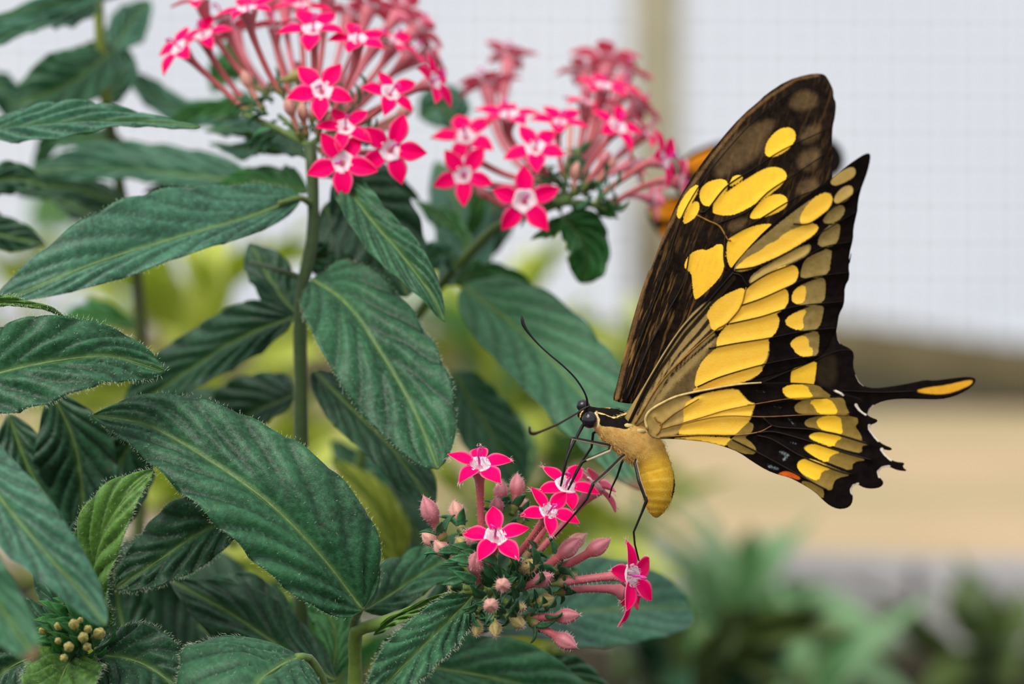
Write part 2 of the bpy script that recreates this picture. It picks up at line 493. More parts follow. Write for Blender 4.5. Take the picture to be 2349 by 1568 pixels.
def flower(parent, px, py, d, axis, r, base, roll=None, nsep=0, hairs=False, pale=0., tr=8.5):
    """five-petalled star flower on a long tube that runs down to base (pixel, depth)"""
    ax = Vector(axis).normalized(); c = P(px, py, d); b = P(*base); R = 1.08*r/1000*(D+d)/D
    ln = (c-b).length
    pts = spline([b, b.lerp(c-ax*ln*.45, .55)+Vector((0, 0, 0)), c-ax*ln*.28, c-ax*R*.1], 18)
    k = R/.072; rr = []; cc = []
    for i in range(19):
        t = i/18
        q = .0042 if t < .06 else (.0095 if t < .14 else .0078+.004*max(0, t-.6)/.4)
        if t > .8: q += .012*((t-.8)/.2)**1.4
        rr.append(q*k*tr/8.5)
        tc_ = lerp3(PINKT, PALE, max(pale, .6*max(0, (t-.7)/.3)))
        g = max(0, min(1, (t-.08)/.12)); cc.append(lerp3(GREENT, tc_, g))
    V, F = loft(pts, rr, 10)
    C = [cc[i] for i in range(19) for _ in range(10)]+[cc[0], cc[-1]]
    o = mesh_obj('flower', V, F, M['tube'], parent, colr=C)
    if roll is None: roll = rnd.random()*1.2566
    zq = ax; up = Vector((0, 0, 1)) if abs(ax.z) < .9 else Vector((0, 1, 0))
    xq = (up-zq*up.dot(zq)).normalized(); yq = zq.cross(xq)
    B = Matrix((xq, yq, zq)).transposed().to_4x4()
    B = Matrix.Translation(c) @ B
    for j in range(5):
        th = roll+j*2*math.pi/5+rnd.uniform(-.07, .07)
        m_ = B @ Matrix.Rotation(th, 4, 'Z') @ Matrix.Rotation(rnd.uniform(-.22, .10), 4, 'Y') @ Matrix.Scale(R*rnd.uniform(.93, 1.06), 4)
        p_ = link('petal', PET[rnd.randrange(len(PET))], o, m_)
    m_ = B @ Matrix.Rotation(roll, 4, 'Z') @ Matrix.Scale(R, 4)
    link('throat', THR, o, m_); link('style', STY, o, B @ Matrix.Rotation(rnd.random()*6.28, 4, 'Z') @ Matrix.Scale(R, 4))
    if hairs:
        link('throat_hairs', THH, o, m_)['kind'] = 'stuff'
        HV = []; HF = []
        for _ in range(160):
            i = rnd.randrange(3, 19)*10+rnd.randrange(10)
            hair_tris(HV, HF, V[i].copy(), V[i]-pts[i//10], .007*rnd.uniform(.5, 1.2), .0004)
        for j in range(5):
            th = roll+j*2*math.pi/5
            dr = B.to_3x3() @ Vector((math.cos(th), math.sin(th), 0)); sd = B.to_3x3() @ Vector((-math.sin(th), math.cos(th), 0))
            for _ in range(10):
                hair_tris(HV, HF, c+dr*R*rnd.uniform(.80, .98)+sd*R*rnd.uniform(-.08, .08)-ax*R*.03, dr+sd*rnd.gauss(0, .8)-ax*rnd.uniform(0, .8), R*rnd.uniform(.08, .2), .0006)
        tag(mesh_obj('petal_hairs', HV, HF, M['hair_pink'], o, smooth=False), kind='stuff')
    if nsep: sepals(o, pts[2], (pts[3]-pts[1]).normalized(), .030*k, nsep)
    return o

def bud(parent, tip, base, rb=15, tone='pink', nsep=3, hairs=False):
    t_, b_ = P(*tip), P(*base); ln = (t_-b_).length; k = (D+tip[2])/D/1000
    mid = b_.lerp(t_, .5)+Vector((rnd.uniform(-.006, .006), 0, -.02*ln))
    n = 26; pts = spline([b_, mid, t_], n); R = rb*k; bl = min(.6, 3.3*R/ln)
    c_t, c_b = {'pink': (PINKT, (.66, .22, .25)), 'cream': ((.40, .40, .10), CREAM), 'green': ((.20, .30, .04), (.56, .47, .13)), 'salmon': ((.66, .27, .20), (.78, .38, .30))}[tone]
    rr = []; C = []
    for i in range(n+1):
        t = i/n; u = (t-(1-bl))/bl
        if t < .10: q = R*.38
        elif t < .22: q = R*.62
        else: q = R*.50
        if u > 0:
            q = R*(.50+.50*math.sin(min(1, u/.42)*math.pi/2)) if u < .42 else R*max(.10, (1-((u-.42)/.58)**2.1))
        rr.append(q)
        cc = lerp3(GREENT, c_t, max(0, min(1, (t-.14)/.14)))
        C.append(lerp3(cc, c_b, max(0, min(1, u*2.5))))
    def prof(i, th):
        u = (i/n-(1-bl))/bl
        return 1+(.13*abs(math.cos(2.5*th))**.5-.09)*max(0, min(1, u*2))
    V, F = loft(pts, rr, 20, prof)
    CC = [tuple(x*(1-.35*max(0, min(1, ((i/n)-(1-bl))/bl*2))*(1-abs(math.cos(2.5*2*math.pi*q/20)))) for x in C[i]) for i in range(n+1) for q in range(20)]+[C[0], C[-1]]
    o = mesh_obj('bud', V, F, M['tube'], parent, colr=CC)
    if hairs:
        HV = []; HF = []
        for _ in range(150):
            i = rnd.randrange(6, n+1); a = i*20+rnd.randrange(20)
            hair_tris(HV, HF, V[a].copy(), V[a]-pts[i]+(pts[i]-pts[i-1])*.5, .008*rnd.uniform(.5, 1.2), .0004)
        tag(mesh_obj('bud_hairs', HV, HF, M['hair_pink'], o, smooth=False), kind='stuff')
    if nsep: sepals(o, pts[4], (pts[5]-pts[3]).normalized(), R*2.9, nsep)
    return o

# ---------------------------------------------------------------- stem with the big upper flower head
G = 'leafy flowering stems'
A = thing('flowering_stem', 'tall stem with the big upper pink flower head and broad drooping leaves', 'plant', P(690, 1500, .62), G)
stem(A, [(690, 1620, .7), (692, 1200, .66), (690, 900, .62), (690, 680, .6), (716, 560, .6), (718, 430, .6), (712, 330, .6)], 21, 15)
stem(A, [(700, 640, .6), (640, 620, .62), (575, 600, .7)], 8, 5, name='petiole')
stem(A, [(716, 470, .6), (690, 455, .55), (640, 465, .5)], 9, 6, GR, 'petiole')
leaf(A, [(690, 452, .55), (560, 500, .45), (400, 545, .36), (230, 598, .3), (90, 655, .28), (-30, 705, .26)], 62, 108, (.05, -1, .45), 'leaf_blue_sheen', shape=(.62, .8), nvn=7, hairs=.008, relief=.010)
leaf(A, [(716, 640, .58), (790, 690, .46), (870, 800, .36), (950, 940, .28), (1005, 1075, .22)], 112, 120, (.1, -1, .3), 'leaf', shape=(.55, .55), nvn=6, hairs=.008, relief=.016, fold=.08)
leaf(A, [(775, 400, .55), (850, 500, .42), (935, 600, .32), (985, 670, .28), (1021, 738, .26)], 46, 56, (.2, -1, .2), 'leaf', shape=(.6, .75), nvn=6.5)
leaf(A, [(770, 410, .75), (830, 470, .74), (890, 560, .72), (935, 680, .7)], 95, 100, (.5, -1, -.5), 'leaf_dark_shade', shape=(.6, .7), fold=-.1)
leaf(A, [(745, 470, .85), (790, 560, .8), (830, 640, .78), (880, 720, .8)], 70, 80, (-.4, -1, -.6), 'leaf_dark_shade', shape=(.6, .7))
leaf(A, [(700, 735, .72), (655, 690, .75), (610, 625, .8), (572, 555, .85)], 52, 50, (.3, -1, .4), 'leaf_dark_shade', nvn=5.5)
leaf(A, [(672, 728, .7), (560, 770, .75), (430, 850, .85), (270, 960, .95)], 62, 76, (-.1, -1, .35), 'leaf_dark_shade', shape=(.5, .7), nvn=7)
leaf(A, [(676, 905, .85), (590, 940, .95), (500, 985, 1.0), (400, 1020, 1.1)], 62, 75, (-.1, -1, .5), 'leaf_dark_shade', shape=(.45, .8))
leaf(A, [(720, 850, .7), (800, 930, .62), (900, 1030, .55), (995, 1165, .5)], 62, 62, (.3, -1, .1), 'leaf_dark_shade', shape=(.6, .6), nvn=6.5)
leaf(A, [(705, 440, .8), (640, 425, .95), (570, 420, 1.05), (490, 440, 1.1)], 42, 45, (0, -1, .3), 'leaf_mid', nvn=5.5)
leaf(A, [(690, 610, .75), (730, 590, .8), (790, 600, .85), (850, 640, .9)], 30, 40, (.1, -1, .2), 'leaf_dark_shade', nvn=5.5)
leaf(A, [(700, 360, .7), (640, 330, .85), (560, 305, 1.0), (470, 300, 1.1)], 20, 34, (0, -1, .9), 'leaf_blue_sheen', nvn=6)
leaf(A, [(700, 350, .75), (640, 345, .9), (560, 345, 1.05), (480, 330, 1.2)], 24, 20, (0, -1, .5), 'leaf_blue_sheen', nvn=6)
leaf(A, [(730, 400, .7), (790, 400, .85), (870, 420, 1.0), (960, 455, 1.1)], 50, 40, (0, -1, .4), 'leaf_blue_sheen', nvn=5.5)
NA = (705, 325, .62)
def fl(par, node, lst, nsep, tr=8.5):
    for (px, py, d, ax, r, *rest) in lst:
        o = rest[0] if rest else {}
        b = o.pop('base', None)
        if b is None:
            f = o.pop('f', .22)
            b = tuple(n_+(c_-n_)*f for n_, c_ in zip(node, (px-ax[0]*30, py+ax[2]*60, d)))
        flower(par, px, py, d, ax, r, b, nsep=nsep, tr=tr, **o)
fl(A, NA, [
    (737, 207, .50, (.0, -.93, .36), 76, {'roll': .66, 'base': (728, 320, .6)}),
    (792, 291, .50, (.1, -.80, .58), 64, {'roll': .35, 'base': (735, 330, .6)}),
    (783, 372, .48, (.0, -.99, .10), 80, {'roll': .66, 'base': (725, 335, .62)}),
    (896, 343, .52, (.25, -.95, .05), 78, {'roll': -.35, 'base': (745, 345, .65)}),
    (896, 213, .56, (.40, -.72, .55), 66, {'roll': .1, 'base': (750, 320, .65)}),
    (996, 186, .72, (.80, -.50, .30), 68, {'base': (770, 300, .7)}),
    (821, 90, .60, (.12, -.62, .78), 66, {'roll': .15, 'base': (735, 300, .65)}),
    (718, 65, .62, (.0, -.60, .80), 76, {'roll': .55, 'base': (715, 300, .65)}),
    (569, 20, .62, (-.12, -.42, .9), 74, {'base': (655, 230, .68)}),
    (412, 108, .70, (-.58, -.52, .62), 68, {'base': (580, 265, .72)}),
    (465, 80, .80, (-.30, -.50, .8), 66, {'base': (585, 255, .78)}),
    (459, -5, .85, (-.3, -.2, .93), 70, {'base': (615, 220, .78)}),
    (868, 92, .95, (.5, .1, .85), 66, {'base': (755, 290, .75), 'pale': .5}),
    (958, 62, 1.25, (.6, .4, .7), 70, {'base': (775, 270, .9), 'pale': .3}),
    (850, 10, 1.1, (.3, .2, .93), 72, {'base': (740, 250, .85), 'pale': .3}),
    (925, 20, 1.35, (.5, .5, .7), 72, {'base': (760, 240, .95), 'pale': .3}),
    (655, 5, 1.0, (-.05, .3, .95), 66, {'base': (690, 210, .85), 'pale': .6}),
    (535, 72, 1.15, (-.4, .35, .85), 66, {'base': (630, 210, .9), 'pale': .6}),
    (985, 122, 1.3, (.8, .3, .5), 68, {'base': (800, 260, .95), 'pale': .3}),
    (752, -12, .9, (.1, .0, 1), 70, {'base': (725, 220, .8)}),
    (610, -20, 1.15, (-.2, .2, 1), 70, {'base': (670, 200, .9), 'pale': .3}),
    (800, 30, 1.3, (.2, .3, .95), 66, {'base': (740, 220, .95), 'pale': .5}),
    (510, 38, .95, (-.35, -.1, .93), 66, {'base': (625, 235, .85)}),
    (630, 58, .95, (-.1, -.1, 1), 62, {'base': (680, 245, .82)}),
    (690, 12, .85, (0, -.35, .93), 68, {'base': (705, 240, .8)}),
    (905, 95, .9, (.5, -.35, .8), 64, {'base': (770, 280, .8)}),
    (945, 120, 1.05, (.65, -.1, .7), 66, {'base': (785, 280, .85)}),
], 2, 7)
for t_, b_, tn in [((656, 222, .58), (690, 320, .62), 'salmon'), ((692, 232, .62), (705, 320, .65), 'salmon'), ((556, 160, .72), (610, 262, .72), 'salmon'), ((700, 165, .85), (622, 195, .8), 'cream'),
                   ((950, 245, .85), (820, 310, .8), 'salmon'), ((930, 270, .9), (800, 330, .8), 'salmon'), ((770, 165, .9), (735, 290, .75), 'salmon'), ((680, 140, 1.0), (690, 260, .8), 'pink')]:
    bud(A, t_, b_, 14, tn, 2)
for _ in range(40):                              # leafy calyx lobes round the head's base
    p_ = P(rnd.uniform(570, 850), rnd.uniform(215, 345), rnd.uniform(.6, .85))
    sepals(A, p_, (p_-P(705, 345, .66)).normalized(), .050, 1)
for t in [(600, 290, .72), (560, 262, .72), (640, 265, .75), (770, 300, .72), (660, 300, .66), (820, 270, .8)]:
    stem(A, [(708, 335, .62), tuple(a*.5+b*.5 for a, b in zip((708, 325, .62), t)), t], 9, 6, GR, 'stalk')

# ---------------------------------------------------------------- stem with the second flower head, in front of the orange butterfly
Bp = thing('flowering_stem', 'slanting stem with pink flower head between the tall head and the black wing', 'plant', P(770, 1700, 1.5), G)
stem(Bp, [(770, 1700, 1.5), (790, 1300, 1.45), (850, 950, 1.35), (920, 780, 1.25), (1000, 665, 1.16), (1060, 600, 1.1), (1150, 512, .95), (1250, 478, .88), (1305, 455, .85)], 19, 12, GR)
NB = (1300, 440, .85)
fl(Bp, NB, [
    (1204, 461, .72, (.0, -.99, -.05), 80, {'roll': 0.0}),
    (1064, 402, .80, (-.1, -.97, .15), 72, {'roll': .62}),
    (1069, 312, .90, (-.15, -.72, .68), 74, {'roll': .45}),
    (1229, 339, .80, (.05, -.82, .57), 70, {'roll': .55}),
    (1166, 265, .95, (-.05, -.5, .86), 74, {'roll': .05}),
    (1284, 280, .92, (.1, -.55, .83), 66, {'roll': .35}),
    (1417, 289, .98, (.45, -.62, .63), 68, {}),
    (1384, 198, 1.15, (.2, -.45, .88), 66, {}),
    (1522, 365, .85, (.86, -.45, .25), 72, {'base': (1360, 470, .85)}),
    (1566, 420, .95, (.92, -.2, -.1), 66, {'base': (1390, 485, .9)}),
    (1116, 190, 1.5, (-.2, .35, .9), 72, {'pale': .3}),
    (1170, 128, 1.75, (.1, .4, .9), 64, {'pale': .3}),
    (1395, 135, 1.7, (.15, .3, .92), 80, {'pale': .3}),
    (1465, 240, 1.5, (.65, .3, .7), 64, {'pale': .4}),
    (1432, 205, 1.4, (.5, -.2, .8), 62, {}),
    (1340, 160, 1.7, (-.1, .4, .9), 62, {'pale': .4}),
    (1480, 300, 1.25, (.7, -.2, .65), 62, {}),
    (1345, 235, 1.2, (.1, -.3, .93), 62, {}),
    (1440, 160, 1.6, (.4, .0, .9), 66, {}),
    (1450, 375, 1.2, (.85, .2, .4), 56, {'base': (1340, 450, .95), 'pale': .9}),
    (1500, 455, 1.1, (.9, .3, -.1), 50, {'base': (1370, 480, .95), 'pale': .9}),
], 2, 7)
for t_, b_, tn in [((1400, 345, .9), (1330, 440, .85), 'pink'), ((1410, 360, 1.0), (1345, 440, .88), 'salmon'), ((1310, 250, 1.3), (1300, 400, .95), 'salmon'), ((1325, 370, .85), (1315, 450, .85), 'salmon'),
                   ((1090, 430, .95), (1190, 490, .9), 'pink'), ((1345, 200, 1.4), (1320, 380, 1.0), 'pink'), ((1235, 400, .95), (1270, 460, .88), 'salmon')]:
    bud(Bp, t_, b_, 13, tn, 2)
for _ in range(40):
    p_ = P(rnd.uniform(1190, 1420), rnd.uniform(380, 490), rnd.uniform(.82, 1.0))
    sepals(Bp, p_, (p_-P(1300, 470, .86)).normalized(), .050, 1)
for t in [(1190, 470, .84), (1240, 420, .86), (1300, 380, .9), (1370, 420, .88), (1390, 480, .88)]:
    stem(Bp, [(1290, 465, .86), tuple(a*.5+b*.5 for a, b in zip((1295, 450, .86), t)), t], 9, 6, GR, 'stalk')
leaf(Bp, [(1290, 500, .88), (1325, 530, .92), (1345, 580, .95), (1338, 650, .98)], 58, 52, (.2, -1, .1), 'leaf_mid', shape=(.5, .6), nvn=5.5)
leaf(Bp, [(1300, 490, .9), (1275, 515, .9), (1250, 535, .88), (1218, 548, .86)], 18, 14, (.1, -1, .3), 'leaf_mid', nvn=5)
leaf(Bp, [(1350, 470, .9), (1380, 480, .9), (1400, 495, .9), (1420, 500, .9)], 18, 14, (.1, -1, .3), 'leaf_mid', nvn=5, nu=24)
leaf(Bp, [(1062, 655, 1.1), (1180, 745, 1.0), (1300, 865, .88), (1400, 985, .75), (1482, 1125, .62)], 112, 105, (.15, -1, .3), 'leaf_brown', shape=(.5, .55), nvn=7, relief=.014)
leaf(Bp, [(1040, 650, 1.1), (1090, 630, 1.2), (1150, 625, 1.25), (1230, 665, 1.3)], 24, 26, (.1, -1, .5), 'leaf_mid', nvn=5.5)
leaf(Bp, [(1050, 625, 1.1), (1030, 590, 1.1), (1000, 590, 1.1), (960, 625, 1.1)], 30, 26, (0, -1, .6), 'leaf_blue_sheen', nvn=5.5)
leaf(Bp, [(1080, 575, 1.05), (1060, 540, 1.15), (1010, 500, 1.25), (950, 460, 1.4)], 22, 22, (0, -1, .5), 'leaf_mid', nvn=5.5)
leaf(Bp, [(1010, 655, 1.3), (1060, 590, 1.5), (1050, 480, 1.65), (1000, 370, 1.8)], 75, 70, (.2, -1, .2), 'leaf_blue_sheen', nvn=6)
leaf(Bp, [(1055, 600, 1.6), (1090, 560, 1.65), (1120, 500, 1.7), (1150, 430, 1.8)], 55, 60, (.2, -1, .2), 'leaf_dark_shade', nvn=6)
leaf(Bp, [(1040, 850, 1.35), (1080, 920, 1.3), (1130, 1000, 1.25), (1200, 1130, 1.2)], 70, 70, (.2, -1, .3), 'leaf', nvn=6)
leaf(Bp, [(1045, 300, 1.9), (1030, 260, 1.9), (1010, 240, 1.9), (960, 270, 1.9)], 60, 50, (.2, -1, .3), 'leaf_blue_sheen', nvn=5.5)
leaf(Bp, [(1060, 560, 1.5), (1090, 500, 1.5), (1085, 440, 1.5), (1060, 380, 1.5)], 20, 20, (.2, -1, .3), 'leaf_mid', nvn=5.5)

# ---------------------------------------------------------------- stem with the opening flower head the butterfly feeds on
Cp = thing('flowering_stem', 'low stem with the opening pink flower head under the yellow and black butterfly', 'plant', P(815, 1700, .2), G)
stem(Cp, [(812, 1800, .25), (815, 1560, .2), (815, 1460, .15), (832, 1440, .12), (900, 1420, .10), (1010, 1375, .06), (1110, 1345, .05)], 20, 12, (.14, .22, .03))
stem(Cp, [(815, 1480, .18), (812, 1430, .14), (830, 1392, .05)], 12, 7, GR, 'petiole')
leaf(Cp, [(832, 1398, .05), (740, 1275, .0), (620, 1152, -.02), (480, 1052, .02), (340, 975, .08), (212, 952, .14)], 120, 140, (.15, -1, .45), 'leaf', shape=(.5, .85), nvn=7, hairs=.009, relief=.020, fold=.06)
leaf(Cp, [(838, 1400, .2), (920, 1345, .3), (1010, 1290, .38), (1120, 1240, .45)], 62, 60, (-.2, -1, .5), 'leaf', shape=(.5, .7), nvn=6.5)
leaf(Cp, [(858, 1455, .10), (900, 1420, .08), (950, 1395, .06), (1030, 1358, .05)], 8, 20, (-.1, -1, .2), 'leaf_young', nvn=5, rib=2)
leaf(Cp, [(1085, 1368, .02), (1005, 1445, -.05), (925, 1525, -.12), (845, 1612, -.2)], 62, 62, (.1, -1, .5), 'leaf', shape=(.6, .6), nvn=6.5, hairs=.009, relief=.016)
leaf(Cp, [(1130, 1445, .55), (1260, 1415, .7), (1420, 1395, .85), (1585, 1392, .98)], 108, 90, (.0, -1, .55), 'leaf_blue_sheen', shape=(.6, .45), nvn=6.5, relief=.008)
leaf(Cp, [(860, 1500, .3), (1000, 1530, .38), (1160, 1560, .45), (1400, 1640, .5)], 80, 90, (.0, -1, .6), 'leaf', shape=(.5, .6), nvn=6.5)
leaf(Cp, [(1150, 1580, .6), (1250, 1550, .6), (1320, 1555, .6), (1420, 1600, .6)], 35, 60, (.0, -1, .6), 'leaf_dark_shade', nvn=6)
leaf(Cp, [(1120, 1545, .9), (1180, 1515, .95), (1240, 1500, 1.0), (1300, 1510, 1.1)], 14, 16, (.0, -1, .3), 'leaf_lime', nvn=5)
leaf(Cp, [(960, 1440, .5), (1060, 1390, .52), (1160, 1350, .54), (1330, 1310, .58)], 90, 80, (.0, -1, .4), 'leaf_dark_shade', nvn=6.5)
NC = (1130, 1345, .06)
fl(Cp, NC, [
    (1099, 1065, -.02, (-.02, -.60, .80), 76, {'roll': .02, 'base': (1107, 1260, .04), 'hairs': True}),
    (1137, 1230, -.08, (.05, -.74, .66), 76, {'roll': .06, 'base': (1108, 1335, .0), 'hairs': True}),
    (1260, 1172, -.05, (.35, -.70, .62), 68, {'roll': .42, 'base': (1165, 1300, .03), 'hairs': True}),
    (1300, 1112, .08, (.30, -.62, .72), 76, {'roll': .5, 'base': (1195, 1295, .08), 'hairs': True}),
    (1367, 1112, .16, (.62, .25, .74), 72, {'base': (1210, 1290, .1), 'hairs': True, 'pale': .3}),
    (1450, 1320, -.02, (.80, -.60, .06), 82, {'roll': .15, 'base': (1265, 1340, .02), 'hairs': True, 'pale': .25}),
    (1447, 1362, .10, (.90, -.30, -.20), 74, {'roll': .5, 'base': (1270, 1362, .06), 'hairs': True, 'pale': .4}),
], 4)
z1 = lambda x, y: (920+x/2.903, 960+y/2.903)
for (tx, ty), (bx, by), rb, tn, d in [
    ((150, 515), (300, 830), 21, 'pink', .0), ((350, 545), (410, 770), 18, 'salmon', .12), ((140, 760), (290, 880), 16, 'salmon', .10), ((225, 810), (350, 960), 18, 'salmon', .02),
    ((665, 410), (655, 640), 17, 'pink', .10), ((775, 365), (735, 640), 18, 'pink', .14), ((630, 520), (660, 690), 16, 'pink', .06), ((455, 735), (500, 930), 18, 'pink', .02),
    ((495, 890), (525, 1160), 20, 'pink', -.10), ((365, 790), (440, 900), 15, 'cream', .05), ((820, 540), (790, 700), 15, 'salmon', .2), ((1195, 795), (860, 1060), 20, 'pink', -.02),
    ((1395, 800), (960, 1040), 19, 'pink', .04), ((1232, 765), (980, 960), 17, 'salmon', .12), ((905, 950), (770, 1040), 17, 'cream', -.06), ((1005, 1040), (770, 1130), 18, 'pink', -.07),
    ((1168, 1040), (980, 1075), 15, 'cream', .08), ((1020, 1195), (850, 1230), 16, 'cream', -.02), ((1190, 1305), (800, 1320), 18, 'pink', -.02), ((1172, 1525), (830, 1330), 19, 'pink', -.05),
    ((310, 1105), (440, 1125), 15, 'cream', .05), ((495, 1445), (500, 1300), 15, 'cream', -.02), ((630, 1450), (610, 1300), 15, 'cream', -.04), ((815, 1385), (690, 1300), 15, 'cream', -.05),
    ((820, 1255), (720, 1240), 12, 'cream', -.06), ((560, 1000), (600, 1080), 12, 'cream', .03), ((1080, 1060), (900, 1090), 14, 'cream', .1)]:
    t_ = z1(tx, ty); b_ = z1(bx, by)
    bud(Cp, (*t_, d), (*b_, d*.4+.03), rb, tn, 3, True)
for (x, y) in [(668, 1105), (592, 1240)]:      # two buds seen end on
    q = z1(x, y); bud(Cp, (q[0], q[1], -.20), (q[0]+8, q[1]-4, -.05), 17, 'salmon', 3, True)
for (x, y), d in [((290, 860), .08), ((430, 900), .05), ((420, 1120), .04), ((690, 1010), .02), ((780, 1050), .03), ((640, 690), .10), ((850, 1070), .04), ((940, 1080), .04), ((720, 1230), .0), ((790, 1320), .0), ((560, 1150), .0), ((500, 1290), .02), ((640, 1290), .0), ((980, 1060), .04)]:
    q = z1(x, y); e = (*q, d)
    stem(Cp, [NC, tuple(a*.5+b*.5+c for a, b, c in zip(NC, e, (0, 6, 0))), e], 9, 6, (.16, .24, .04), 'stalk', n=8)
for _ in range(64):                              # leafy calyx lobes between the buds
    q = z1(rnd.uniform(330, 980), rnd.uniform(860, 1330)); p_ = P(q[0], q[1], rnd.uniform(-.08, .06))
    ax = (p_-P(1130, 1330, .12)).normalized()
    sepals(Cp, p_, ax, .050, 1)

# ---------------------------------------------------------------- budding stem at the lower left
E = thing('budding_stem', 'green stem with unopened yellow buds among pointed leaves, lower left', 'plant', P(170, 1800, .0), G)
stem(E, [(170, 1900, .1), (172, 1650, .06), (175, 1480, .02)], 20, 14, GR)
leaf(E, [(-110, 950, -.35), (-20, 1110, -.42), (80, 1240, -.48), (170, 1340, -.52), (243, 1435, -.55)], 74, 70, (.2, -1, .45), 'leaf_blue_sheen', shape=(.5, .62), nvn=7, relief=.012)
leaf(E, [(-150, 1130, -.8), (-80, 1270, -.85), (10, 1405, -.9), (84, 1510, -.95)], 58, 70, (.2, -1, .25), 'leaf_brown', shape=(.5, .55), nvn=6)
leaf(E, [(238, 1440, .0), (212, 1340, -.06), (232, 1230, -.1), (285, 1140, -.1), (352, 1078, -.06)], 62, 62, (-.35, -1, .15), 'leaf_young', shape=(.5, .75), nvn=5.5, hairs=.009, fold=.2, relief=.016)
leaf(E, [(560, 1170, .25), (450, 1225, .22), (370, 1280, .2), (265, 1350, .2)], 70, 85, (.1, -1, .3), 'leaf_dark_shade', shape=(.5, .7), nvn=6, hairs=.009)
leaf(E, [(430, 1560, .8), (380, 1470, .8), (320, 1380, .82), (230, 1240, .85)], 95, 95, (.1, -1, .2), 'leaf_dark_shade', nvn=6.5)  # dark leaf added to fill a shaded gap behind the buds
leaf(E, [(330, 1560, .6), (290, 1460, .6), (270, 1380, .62), (260, 1260, .65)], 70, 80, (-.1, -1, .2), 'leaf_dark_shade', nvn=6.5)
leaf(E, [(120, 900, .4), (165, 1000, .42), (185, 1100, .45), (195, 1240, .5)], 95, 90, (-.2, -1, .2), 'leaf_dark_shade', nvn=6.5)
leaf(E, [(330, 960, .5), (280, 1050, .55), (240, 1150, .55), (220, 1280, .55)], 90, 95, (.1, -1, .2), 'leaf_dark_shade', nvn=6.5)
leaf(E, [(20, 950, .5), (60, 1060, .5), (110, 1160, .5), (160, 1300, .5)], 70, 80, (.1, -1, .2), 'leaf_dark_shade', nvn=6.5)
leaf(E, [(150, 1420, .1), (130, 1330, .12), (150, 1260, .15), (200, 1190, .2)], 55, 55, (.1, -1, .1), 'leaf_dark_shade', nvn=5.5)
leaf(E, [(210, 1500, .02), (290, 1508, -.02), (350, 1532, -.06), (440, 1600, -.1)], 72, 95, (.0, -1, .6), 'leaf_dark_shade', shape=(.5, .4), nvn=5.5, hairs=.010)
leaf(E, [(170, 1500, -.02), (150, 1530, -.1), (130, 1580, -.16), (100, 1680, -.2)], 95, 85, (.0, -1, .5), 'leaf_young', shape=(.5, .6), nvn=5.5, hairs=.009)
leaf(E, [(150, 1490, .05), (90, 1500, .05), (20, 1530, .05), (-60, 1600, .05)], 80, 70, (.0, -1, .5), 'leaf_dark_shade', shape=(.5, .6), nvn=5.5)
leaf(E, [(140, 1450, .1), (60, 1470, .1), (0, 1480, .1), (-60, 1490, .1)], 80, 90, (.0, -1, .5), 'leaf_dark_shade', shape=(.5, .6), nvn=5.5)
z4 = lambda x, y: (x/5.593, 1300+y/5.593)
for (x, y), rb, d in [((960, 740), 14, -.10), ((750, 770), 11, -.06), ((1330, 860), 16, -.06), ((1090, 920), 14, -.13), ((900, 1050), 14, -.14), ((760, 970), 9, -.10), ((1050, 690), 8, -.04), ((530, 830), 10, -.02), ((840, 1200), 11, -.10), ((1150, 1050), 11, -.10), ((1160, 810), 11, -.08)]:
    q = z4(x, y); bud(E, (q[0]-4, q[1]-6, d-.09), (q[0]*.45+172*.55, q[1]*.45+1480*.55, .0), rb*.88, 'green', 3)
for k in range(44):
    a = k*2.4; q = (172+math.cos(a)*(14+k*1.35), 1462+math.sin(a)*(12+k*1.3)); p_ = P(q[0], q[1], -.10+.0025*k)
    sepals(E, p_, (p_-P(172, 1470, .05)).normalized(), .062, 1, 'leaf_mid')

# ---------------------------------------------------------------- leafy stems at the left edge and along the bottom
Fp = thing('leafy_stem', 'leafy stem at the left edge with a sharp hairy blue-green leaf', 'plant', P(-140, 1700, .2), G)
stem(Fp, [(-140, 1800, .2), (-130, 1300, .15), (-120, 860, .05), (-125, 500, .2), (-120, 250, .35)], 18, 12)
leaf(Fp, [(-125, 890, .0), (0, 852, -.05), (120, 826, -.06), (250, 816, -.03), (378, 852, .02)], 92, 104, (.05, -1, .45), 'leaf', shape=(.45, .75), nvn=6.5, hairs=.010, relief=.016)
leaf(Fp, [(-120, 720, .05), (-20, 697, -.02), (60, 700, -.03), (110, 708, -.02), (150, 728, .0)], 14, 12, (.0, -1, .3), 'leaf_young', nvn=5, hairs=.007, rib=2)
leaf(Fp, [(-130, 320, .5), (60, 290, .42), (250, 280, .38), (380, 285, .36), (460, 292, .36)], 38, 38, (.0, -1, .75), 'leaf_blue_sheen', shape=(.4, .75), nvn=7)
leaf(Fp, [(-120, 450, .9), (-40, 520, .9), (30, 545, .9), (105, 560, .9)], 45, 40, (.0, -1, .4), 'leaf_dark_shade', nvn=5.5)
leaf(Fp, [(-120, 480, 1.0), (-20, 420, 1.0), (40, 410, 1.0), (110, 430, 1.0)], 36, 40, (.0, -1, .4), 'leaf_dark_shade', nvn=5.5)
Gp = thing('leafy_stem', 'low stem with a rounded hairy leaf arching along the bottom edge', 'plant', P(760, 1800, .1), G)
stem(Gp, [(770, 1900, .1), (765, 1650, .05), (720, 1520, -.02), (680, 1506, -.06)], 14, 9, GR)
leaf(Gp, [(690, 1505, -.05), (640, 1525, -.12), (585, 1572, -.2), (530, 1690, -.3)], 150, 205, (-.05, -1, .75), 'leaf', shape=(.32, .6), nvn=6, hairs=.011, relief=.012, fold=-.18, curl=.1)
